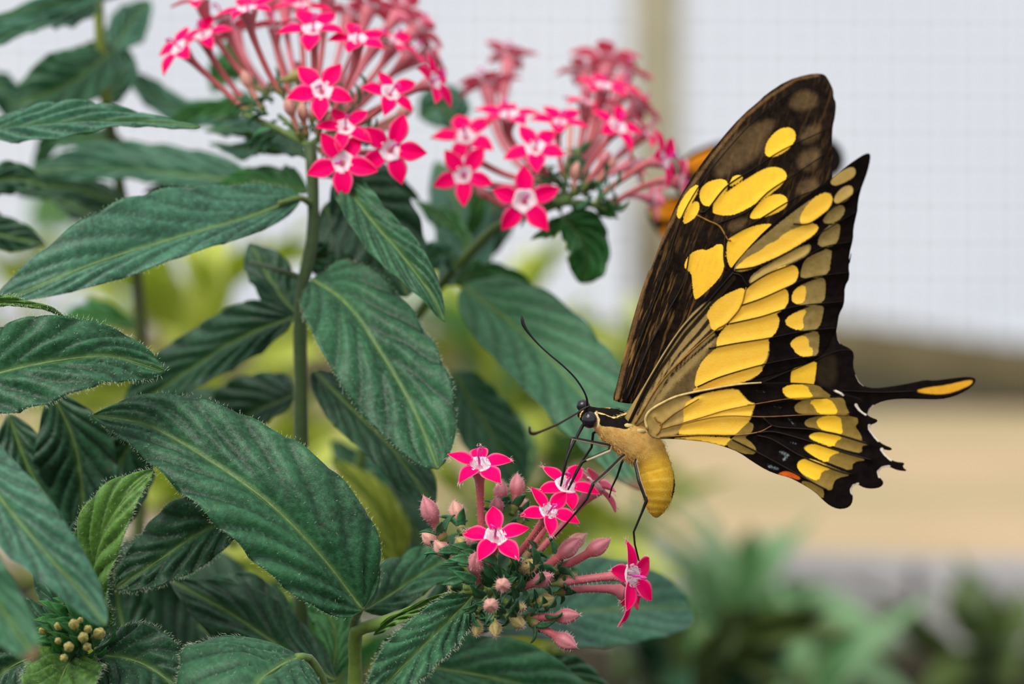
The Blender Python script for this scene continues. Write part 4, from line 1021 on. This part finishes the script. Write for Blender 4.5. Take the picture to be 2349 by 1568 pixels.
nf_veins = [
    (W2([(240, 1290), (420, 1000), (620, 790), (830, 610), (900, 570), (1000, 450), (1040, 310)]), 3.0, 1.8, 'vein_tan'),
    (W2([(195, 1290), (330, 1010), (560, 640), (760, 420), (950, 200)]), 5, 3, 'vein'),
    (W2([(945, 210), (1000, 225), (1050, 300)]), 2.5, 2, 'vein'),
    (W2([(1005, 440), (1150, 390), (1330, 310), (1500, 240), (1775, 200)]), 1.8, 1, 'vein'),
    (W2([(920, 572), (1150, 520), (1400, 445), (1740, 410)]), 1.8, 1, 'vein'),
    (W2([(770, 750), (950, 715), (1200, 675), (1450, 625), (1685, 600)]), 2, 1, 'vein'),
    (W2([(690, 1025), (850, 955), (1120, 875), (1350, 825), (1570, 800)]), 2, 1, 'vein'),
    (W2([(1050, 300), (1200, 210), (1400, 130), (1600, 20), (1795, -20)]), 2.2, 1, 'vein'),
    (W1([(960, 1500), (1100, 1480), (1300, 1395), (1500, 1280), (1700, 1160), (1835, 1080)]), 2.4, 1, 'vein'),
    (W1([(1380, 1170), (1500, 1165), (1650, 1060), (1780, 980), (1870, 900)]), 2.0, 1, 'vein')]
wing('forewing', BF, nf_out, d_nf, m_nf, {'yel': lambda X, Y: union(X, Y, nf_y, grow=2.6), 'olv': lambda X, Y: union(X, Y, nf_olive), 'dim': lambda X, Y: union(X, Y, nf_dim), 'khk': lambda X, Y: union(X, Y, nf_k), 'dsk': lambda X, Y: union(X, Y, nf_d), 'str': lambda X, Y: lines(X, Y, nf_s),
    'thin': lambda X, Y: lines(X, Y, [(v[0], 1.2, .8) for v in nf_veins[3:]])}, nf_veins, label='near wing seen from below, yellow cells between black veins')

# ---- near hindwing (underside)
nh_out = W2([(312, 1290), (318, 1240), (340, 1205), (420, 1150), (560, 1090), (800, 1040), (980, 1010), (1150, 995), (1350, 995), (1500, 1003), (1600, 1022)])+W3([(980, 478), (1060, 515), (1130, 533), (1182, 555), (1188, 580), (1160, 588), (1150, 598), (1180, 640), (1215, 660), (1250, 683), (1294, 698), (1290, 716), (1245, 733), (1238, 760), (1270, 812), (1310, 858), (1340, 878), (1400, 902), (1388, 920), (1330, 908), (1345, 942), (1380, 976), (1420, 1000), (1492, 1006), (1470, 1036), (1512, 1068), (1440, 1062), (1380, 1035), (1330, 1040), (1298, 1070), (1310, 1112), (1340, 1150), (1315, 1184), (1260, 1194), (1200, 1188), (1150, 1160), (1122, 1170), (1102, 1200), (1118, 1250), (1108, 1305), (1072, 1335), (1010, 1340), (950, 1315), (900, 1272), (840, 1212), (740, 1152), (660, 1112), (580, 1092), (500, 1062), (400, 1002), (300, 932), (200, 892), (100, 864), (0, 850)])+W2([(560, 1402), (470, 1398), (420, 1402), (360, 1392), (325, 1345)])
nh_y = [W2([(585, 1160), (700, 1085), (850, 1052), (975, 1040), (1012, 1085), (1062, 1138), (1106, 1148), (1084, 1200), (1064, 1272), (1000, 1336), (950, 1376), (800, 1368), (600, 1366), (545, 1362), (600, 1280)]), W2([(470, 1402), (700, 1380), (850, 1390), (940, 1396), (905, 1450), (800, 1432), (650, 1412)])]+[W3(l) for l in [
    [(604, 480), (660, 446), (786, 448), (806, 500), (836, 534), (720, 550), (646, 535)], [(804, 568), (870, 546), (954, 550), (996, 608), (1006, 650), (950, 663), (866, 650), (846, 602)],
    [(854, 700), (920, 670), (1026, 675), (1036, 730), (1042, 808), (950, 785), (874, 755)], [(800, 810), (860, 788), (950, 795), (1050, 825), (992, 850), (984, 892), (888, 864), (825, 838)],
    [(768, 895), (830, 872), (900, 882), (1040, 926), (952, 952), (936, 1008), (848, 964), (786, 922)], [(714, 1020), (744, 986), (800, 977), (882, 1006), (968, 1052), (892, 1062), (872, 1136), (798, 1110), (736, 1068)]]]
nh_o = [W2([(985, 1350), (1060, 1278), (1096, 1298), (1074, 1362), (1016, 1384), (1096, 1440), (1118, 1510), (1000, 1500), (890, 1445), (935, 1400), (955, 1385)])]+[W3(l) for l in [
    [(604, 475), (680, 445), (800, 445), (874, 456), (905, 488), (970, 532), (860, 550), (700, 550), (636, 534)], [(694, 602), (738, 568), (820, 550), (1000, 540), (1054, 546), (1064, 600), (1096, 660), (950, 664), (778, 655), (714, 645)],
    [(768, 712), (818, 682), (950, 670), (1144, 675), (1156, 720), (1126, 742), (1164, 790), (1188, 848), (1080, 820), (950, 785), (846, 754), (784, 744)], [(796, 812), (850, 786), (950, 791), (1060, 816), (1250, 872), (1174, 882), (1186, 936), (1100, 920), (1000, 890), (900, 864), (824, 844)],
    [(764, 890), (820, 870), (900, 886), (1000, 916), (1230, 982), (1114, 998), (1110, 1066), (1000, 1024), (900, 985), (816, 944), (774, 917)], [(714, 1020), (738, 986), (790, 976), (872, 996), (1000, 1056), (1110, 1092), (1004, 1112), (974, 1152), (964, 1208), (898, 1184), (816, 1134), (745, 1083)],
    [(745, 1140), (800, 1146), (872, 1176), (910, 1210), (902, 1268), (826, 1214), (764, 1172)]]]
nh_k = [W2([(300, 1290), (325, 1215), (420, 1140), (560, 1080), (650, 1100), (645, 1190), (620, 1290), (545, 1366), (430, 1400), (340, 1390)])]
nh_r = [W3([(574, 1094), (620, 1068), (672, 1076), (745, 1115), (720, 1128), (660, 1104), (608, 1110)])]
nh_bl = [(W3([(600, 930), (650, 950), (620, 985)]), 5, 5), (W3([(515, 1030), (575, 1050)]), 5, 5), (W3([(655, 685), (700, 735)]), 2.5, 2.5), (W3([(545, 600), (600, 610)]), 1.5, 2), (W3([(425, 490), (480, 495)]), 2, 2), (W3([(670, 860), (710, 870)]), 2.5, 2.5)]
nh_w = [(W3([(1140, 590), (1165, 625), (1210, 658)]), 3.5, 3), (W3([(1238, 740), (1240, 765), (1275, 815), (1305, 850)]), 4, 3), (W3([(1326, 910), (1350, 945), (1392, 985)]), 4, 3), (W3([(1380, 1035), (1330, 1042), (1300, 1072), (1310, 1110)]), 3.5, 3), (W3([(1155, 1160), (1122, 1172), (1106, 1200), (1112, 1230)]), 3.2, 3), (W3([(985, 485), (1020, 500), (1050, 522)]), 3.2, 2)]
m_nh = wing_mat('hindwing_underside', BLK, [
    ('khk', (.42, .27, .075), (.52, .35, .11), 2, 4), ('yel0', (1.0, .58, .05), (1.0, .64, .09), 3, 2.0), ('olv', (.23, .145, .028), (.32, .21, .055), 1.6, 1.1), ('yel', (1.0, .58, .03), (1.0, .64, .05), 2.2, .9), ('red', (.75, .10, .01), (.8, .16, .02), 1.5, 1.5),
    ('blu', (.16, .20, .22), (.30, .35, .36), 6, 3), ('wht', (.72, .62, .50), (.85, .75, .62), 1, 1), ('thin', (.012, .008, .005), (.02, .014, .008), .3, .8)], transl=.2)
nh_veins = [
    (W2([(330, 1330), (315, 1260), (345, 1200), (430, 1145), (560, 1088), (800, 1038), (980, 1008), (1150, 995)]), 4.6, 2.4, 'vein_pale'),
    (W2([(420, 1300), (520, 1220), (600, 1170), (700, 1110)]), 2.5, 1, 'vein_tan'),
    (W2([(420, 1330), (700, 1250), (900, 1190), (1100, 1150), (1350, 1110), (1560, 1100)]), 1.5, .7, 'vein_tan'),
    (W2([(540, 1300), (860, 1235), (1180, 1240), (1500, 1225), (1780, 1228)]), 1.5, .8, 'vein_tan'),
    (W2([(420, 1385), (700, 1370), (950, 1372), (1130, 1350), (1230, 1300)]), 2.4, 1.4, 'vein_tan'),
    (W3([(470, 680), (560, 745), (800, 765), (1000, 800), (1230, 870)]), 2.2, 2.4, 'vein'),
    (W3([(430, 790), (560, 785), (800, 850), (1050, 930), (1250, 985)]), 2.6, 2.4, 'vein'),
    (W3([(430, 810), (540, 840), (750, 960), (1000, 1060), (1110, 1090)]), 2.6, 2.4, 'vein'),
    (W3([(250, 840), (430, 930), (650, 1050), (850, 1160), (930, 1200)]), 2.4, 2.4, 'vein'),
    (W2([(380, 1240), (400, 1270), (430, 1290), (420, 1340), (395, 1370)]), 2.5, 2, 'vein_tan')]
wing('hindwing', BF, nh_out, d_nh, m_nh, {'yel': lambda X, Y: union(X, Y, nh_y[2:]), 'yel0': lambda X, Y: union(X, Y, nh_y[:2]), 'olv': lambda X, Y: union(X, Y, nh_o), 'khk': lambda X, Y: union(X, Y, nh_k), 'red': lambda X, Y: union(X, Y, nh_r), 'blu': lambda X, Y: lines(X, Y, nh_bl)-3, 'wht': lambda X, Y: lines(X, Y, nh_w),
    'thin': lambda X, Y: lines(X, Y, [(W3([(360, 590), (650, 560), (870, 545), (1050, 530)]), 1.2, 1.5), (W3([(400, 670), (800, 660), (1090, 662)]), 1, 1.6), (W3([(560, 750), (800, 765), (1000, 800), (1230, 870)]), 2, 2.4)])}, nh_veins, label='near hindwing from below with scalloped black edge and yellow spots', step=3.6)

# ---------------------------------------------------------------- butterfly body
z = lambda x, y: (1160+x/2.904, 700+y/2.904)
def Z(x, y, d=0.): return P(*z(x, y), d)
prof = [(478, 735, 4, .9), (486, 733, 26, .9), (505, 730, 52, .95), (535, 728, 62, 1.0), (565, 735, 62, 1.0), (592, 738, 60, .95), (615, 748, 74, .9), (650, 766, 96, .9), (700, 795, 116, .92), (760, 832, 132, .95), (830, 875, 140, .95), (890, 925, 138, .95), (940, 980, 126, .92), (975, 1040, 114, .9), (996, 1100, 114, .92), (1008, 1160, 118, .95), (1012, 1220, 113, .95), (1011, 1280, 99, .95), (1007, 1335, 76, .95), (1005, 1375, 52, .95), (1005, 1400, 30, .95), (1006, 1413, 8, .95)]
fine = spline([Vector((p[0], p[1], 0)) for p in prof], 110)
cum = [0]
for a, b in zip(prof, prof[1:]): cum.append(cum[-1]+math.hypot(b[0]-a[0], b[1]-a[1]))
def rad_at(s):
    s = max(0, min(cum[-1], s))
    for i in range(len(cum)-1):
        if s <= cum[i+1]+1e-9:
            t = (s-cum[i])/(cum[i+1]-cum[i]); t2 = t*t*(3-2*t)
            return prof[i][2]+(prof[i+1][2]-prof[i][2])*t2, prof[i][3]
BPOLY = [[(470, 640), (840, 640), (960, 720), (850, 790), (815, 826), (760, 818), (700, 806), (640, 806), (618, 780), (600, 790), (560, 830), (520, 815), (490, 770), (470, 720)]]
BYEL = [([(598, 706), (640, 722), (700, 746), (725, 748), (800, 720), (850, 700)], 6, 5), ([(600, 672), (690, 684), (760, 668), (830, 668)], 2.5, 2.5), ([(520, 690), (500, 720), (492, 755)], 4, 4)]
BCR = [([(598, 716), (618, 760), (612, 800), (590, 822)], 9, 10), ([(500, 800), (530, 830), (580, 838)], 6, 12)]
BDOR = [([(1070, 925), (1108, 1030), (1132, 1130), (1127, 1200), (1108, 1290)], 17, 7)]
V = []; F = []; C = []; ns = 28; segs = []
for i, q in enumerate(fine):
    s = cum[-1]*i/110; r, ar = rad_at(s)
    T = fine[min(i+1, 110)]-fine[max(i-1, 0)]; T.normalize()
    nx, ny = T.y, -T.x                     # towards the back of the insect, in the picture's pixels
    segm = .5+.5*math.cos((s-430)/62*2*math.pi) if s > 640 else 0
    r *= 1-.018*(segm**6)
    for k in range(ns):
        th = 2*math.pi*k/ns; cx, sy = math.cos(th), math.sin(th)
        x, y = q.x+nx*r*cx, q.y+ny*r*cx; dep = r*sy*ar/2904
        lump = 1+.03*mnoise.noise(Vector((x*.02, y*.02, sy*2)))
        x, y = q.x+nx*r*cx*lump, q.y+ny*r*cx*lump
        V.append(Z(x, y, dep+.002)); segs.append((x, y, sy, s, segm))
for i in range(110):
    for k in range(ns):
        k2 = (k+1) % ns; F.append((i*ns+k, (i+1)*ns+k, (i+1)*ns+k2, i*ns+k2))
F.append(tuple(range(ns))); F.append(tuple(110*ns+k for k in range(ns))[::-1])
X = np.array([a[0] for a in segs]); Y = np.array([a[1] for a in segs])
at = {'blk': union(X, Y, BPOLY), 'yel': lines(X, Y, BYEL), 'crm': lines(X, Y, BCR), 'dor': lines(X, Y, BDOR), 'seg': np.array([a[4] for a in segs])**8*20-8,
      'abd': np.clip((Y-1000)/12, -20, 20)+np.clip((X-930)/20, -8, 8)}
m_b = wing_mat('butterfly_body', ((.50, .27, .07), (.62, .38, .13)), [('abd', (.55, .29, .018), (.64, .38, .035), 8, 12), ('seg', (.60, .36, .04), (.68, .44, .06), 4, 10), ('dor', (.015, .013, .008), (.03, .02, .01), 5, 4), ('blk', (.006, .005, .005), (.014, .011, .009), 5, 3), ('crm', (.75, .52, .24), (.85, .64, .34), 3, 3), ('yel', (.75, .50, .13), (.85, .60, .22), 4, 2)], rough=.7, transl=.05)
body = mesh_obj('body', V, F, m_b, BF, attrs=at)
# fuzz on the thorax and abdomen
HV = []; HF = []; HC = []
bk = at['blk']
for _ in range(9500):
    i = rnd.randrange(24, 106); k = rnd.randrange(ns); a = i*ns+k; x, y, sy, s, _g = segs[a]
    if sy > .5: continue
    p0 = V[a]; nrm_ = (p0-Z(fine[i].x, fine[i].y, .002)).normalized(); tn = (V[min(i+1, 110)*ns+k]-p0).normalized()
    Lh = (.010 if s < 560 else .0045)*rnd.uniform(.5, 1.2); n_ = len(HV)
    p1 = p0+Vector((rnd.gauss(0, .003), 0, rnd.gauss(0, .003)))-nrm_*.002
    hair_tris(HV, HF, p1, tn*1.2+nrm_*.38+Vector((rnd.gauss(0, .25), rnd.gauss(0, .25), rnd.gauss(0, .25))), Lh, .00042)
    cl = (.010, .008, .007) if bk[a] > 0 else lerp3((.44, .24, .05), (.64, .42, .14), rnd.random()) if s < 560 else lerp3((.50, .27, .02), (.62, .38, .05), rnd.random())
    if at['yel'][a] > -2: cl = (.78, .55, .18)
    HC += [cl]*(len(HV)-n_)
tag(mesh_obj('body_hairs', HV, HF, M['limb'], body, smooth=False, colr=HC), kind='stuff')
# eyes
def ball(name, c, r, mat, parent, sq=(1, 1, 1), seg=28):
    V = []; F = []
    for i in range(seg//2+1):
        ph = math.pi*i/(seg//2)
        for k in range(seg):
            th = 2*math.pi*k/seg; V.append(c+Vector((r*sq[0]*math.sin(ph)*math.cos(th), r*sq[1]*math.sin(ph)*math.sin(th), r*sq[2]*math.cos(ph))))
    for i in range(seg//2):
        for k in range(seg): F.append((i*seg+k, (i+1)*seg+k, (i+1)*seg+(k+1) % seg, i*seg+(k+1) % seg))
    return mesh_obj(name, V, F, mat, parent)
ball('eye', Z(558, 762, -.019), .0186, M['eye'], BF, (.95, .8, 1.04))
ball('eye', Z(518, 668, .030), .0160, M['eye'], BF, (1, .9, .9))
def limb(name, pts, r, cream=False, base=(.010, .009, .008)):
    n = 12*(len(pts)-1); ps = [P(*z(p[0], p[1]), p[2]) for p in pts]; out = []
    for a, b in zip(ps, ps[1:]): out += [a.lerp(b, i/12) for i in range(12)]
    out.append(ps[-1])
    rr = []
    for i in range(n+1):
        u = i/n*(len(r)-1); j = min(len(r)-2, int(u)); rr.append((r[j]+(r[j+1]-r[j])*(u-j))/1000)
    V, F = loft(out, rr, 10, ref=Vector((0, -1, 0)))
    C = []
    for i in range(n+1):
        for k in range(10): C.append((.62, .52, .32) if cream and k in (7, 8, 9) and i < n*cream else base)
    return mesh_obj(name, V, F, M['limb'], BF, colr=C+[base, base])
def curve_limb(name, pts, rad, base):
    ps = spline([P(*z(p[0], p[1]), p[2]) for p in pts], 60)
    rr = [np.interp(i/60, [q[0] for q in rad], [q[1] for q in rad])/1000*(1+.05*(i % 2)) for i in range(61)]
    V, F = loft(ps, rr, 9); return mesh_obj(name, V, F, M['limb'], BF, colr=[base]*len(V))
AN = [(0, 3.0), (.1, 2.1), (.7, 1.9), (.82, 2.6), (.92, 4.2), (.97, 4.0), (1, 1.5)]
curve_limb('antenna', [(543, 665, -.01), (540, 620, -.02), (515, 560, -.03), (460, 480, -.04), (380, 400, -.05), (290, 325, -.05), (215, 255, -.05), (155, 185, -.05), (118, 125, -.05), (107, 68, -.05)], AN, (.010, .009, .011))
curve_limb('antenna', [(545, 672, -.005), (510, 695, -.04), (440, 738, -.10), (340, 795, -.17), (240, 838, -.22), (185, 855, -.25), (160, 845, -.26), (158, 808, -.26)], [(0, 2.8), (.2, 2.2), (.8, 2.6), (.92, 4.2), (1, 2.5)], (.025, .014, .014))
curve_limb('proboscis', [(516, 795, -.012), (470, 880, -.03), (430, 960, -.04), (400, 1040, -.045), (382, 1120, -.045), (366, 1205, -.04)], [(0, 4.0), (.5, 3.4), (1, 2.0)], (.010, .008, .008))
limb('leg', [(690, 935, -.02), (560, 908, -.03), (440, 884, -.035), (415, 975, -.035), (392, 1090, -.03), (372, 1190, -.02)], [4.5, 4.3, 3.6, 3.0, 2.4, 1.8], .55)
limb('leg', [(698, 940, -.03), (688, 968, -.05), (600, 1005, -.06), (510, 1042, -.07), (470, 1120, -.07), (415, 1228, -.06)], [3.8, 4.2, 4.2, 3.4, 2.8, 2.0], .55)
limb('leg', [(790, 1000, -.035), (765, 1020, -.05), (680, 1105, -.08), (582, 1190, -.10), (540, 1290, -.10), (475, 1370, -.09), (390, 1470, -.07), (298, 1570, -.05)], [4.2, 4.2, 4.6, 4.0, 3.0, 2.4, 2.2, 1.6], .42)
limb('leg', [(870, 1028, -.04), (864, 1050, -.05), (890, 1170, -.07), (938, 1300, -.075), (905, 1385, -.07), (853, 1508, -.06), (860, 1590, -.05), (888, 1700, -.03)], [3.6, 4.2, 4.8, 4.2, 2.8, 2.4, 2.2, 1.8], .4)
limb('leg', [(640, 820, .04), (583, 850, .05), (572, 945, .06), (520, 1022, .07), (470, 1100, .08), (430, 1190, .09)], [3.4, 3.2, 3.0, 2.4, 2.0, 1.6])
limb('leg', [(800, 1000, .04), (772, 1050, .06), (742, 1140, .07), (705, 1218, .08), (690, 1280, .09)], [3.2, 3.0, 2.6, 2.0, 1.6])
# ---- wing roots: small pale sclerites
for (x, y), r in [((815, 802), .009), ((893, 838), .009)]:
    ball('wing_root', Z(x, y, -.034), r, M['vein_pale'], BF, (1.5, .7, .75), 18)

# ---------------------------------------------------------------- the orange butterfly behind
OBF = thing('orange_butterfly', 'blurred orange and black butterfly half hidden behind the swallowtail wing', 'butterfly', P(1620, 560, 2.0))
d_o = lambda x, y: 2.0+.0004*(x-1600)
of = [(1545, 395), (1580, 352), (1640, 325), (1750, 300), (1860, 300), (1920, 322), (1942, 365), (1925, 405), (1820, 440), (1680, 450), (1590, 430)]
oh = [(1484, 478), (1510, 455), (1590, 440), (1720, 450), (1800, 500), (1740, 570), (1640, 600), (1560, 575), (1520, 545), (1494, 510)]
m_o = wing_mat('orange_wing', ((.01, .008, .007), (.02, .014, .01)), [('org', (.90, .30, .015), (.95, .38, .02), 2, 3), ('yel', (.85, .50, .15), (.9, .55, .2), 2, 6)], transl=.25)
ofo = [[(1560, 388), (1590, 358), (1640, 340), (1720, 325), (1780, 340), (1740, 390), (1640, 400), (1590, 400)], [(1620, 412), (1700, 405), (1760, 400), (1700, 435), (1620, 430)]]
oho = [[(1492, 472), (1520, 460), (1590, 456), (1640, 470), (1600, 500), (1530, 503), (1500, 498)], [(1505, 524), (1560, 518), (1650, 510), (1700, 540), (1620, 580), (1560, 560), (1525, 545)]]
wing('forewing', OBF, of, d_o, m_o, {'org': lambda X, Y: union(X, Y, ofo), 'yel': lambda X, Y: union(X, Y, [[(0, 0), (1, 0), (0, 1)]])}, [([(1560, 400), (1700, 350), (1900, 330)], 5, 3, 'vein')], step=9)
wing('hindwing', OBF, oh, lambda x, y: d_o(x, y)+.03, m_o, {'org': lambda X, Y: union(X, Y, oho), 'yel': lambda X, Y: union(X, Y, [[(1490, 475), (1512, 470), (1515, 495), (1496, 495)]])}, [([(1500, 510), (1600, 505), (1750, 500)], 6, 4, 'vein')], step=9)
pts = spline([P(1560, 380, 1.98), P(1575, 420, 1.97), P(1600, 470, 1.97), P(1630, 540, 1.97), P(1640, 580, 1.98)], 20)
Vb, Fb = loft(pts, [.006+.03*math.sin(math.pi*min(1, (i+1.5)/22))**.7 for i in range(21)], 10)
mesh_obj('body', Vb, Fb, M['vein'], OBF)
for dx in (-1, 1):
    ps = spline([P(1560, 380, 1.98), P(1545+6*dx, 350, 1.95+.04*dx), P(1530+10*dx, 330, 1.93+.08*dx)], 10)
    Vb, Fb = loft(ps, [.004]*9+[.008, .006], 6); mesh_obj('antenna', Vb, Fb, M['vein'], OBF)
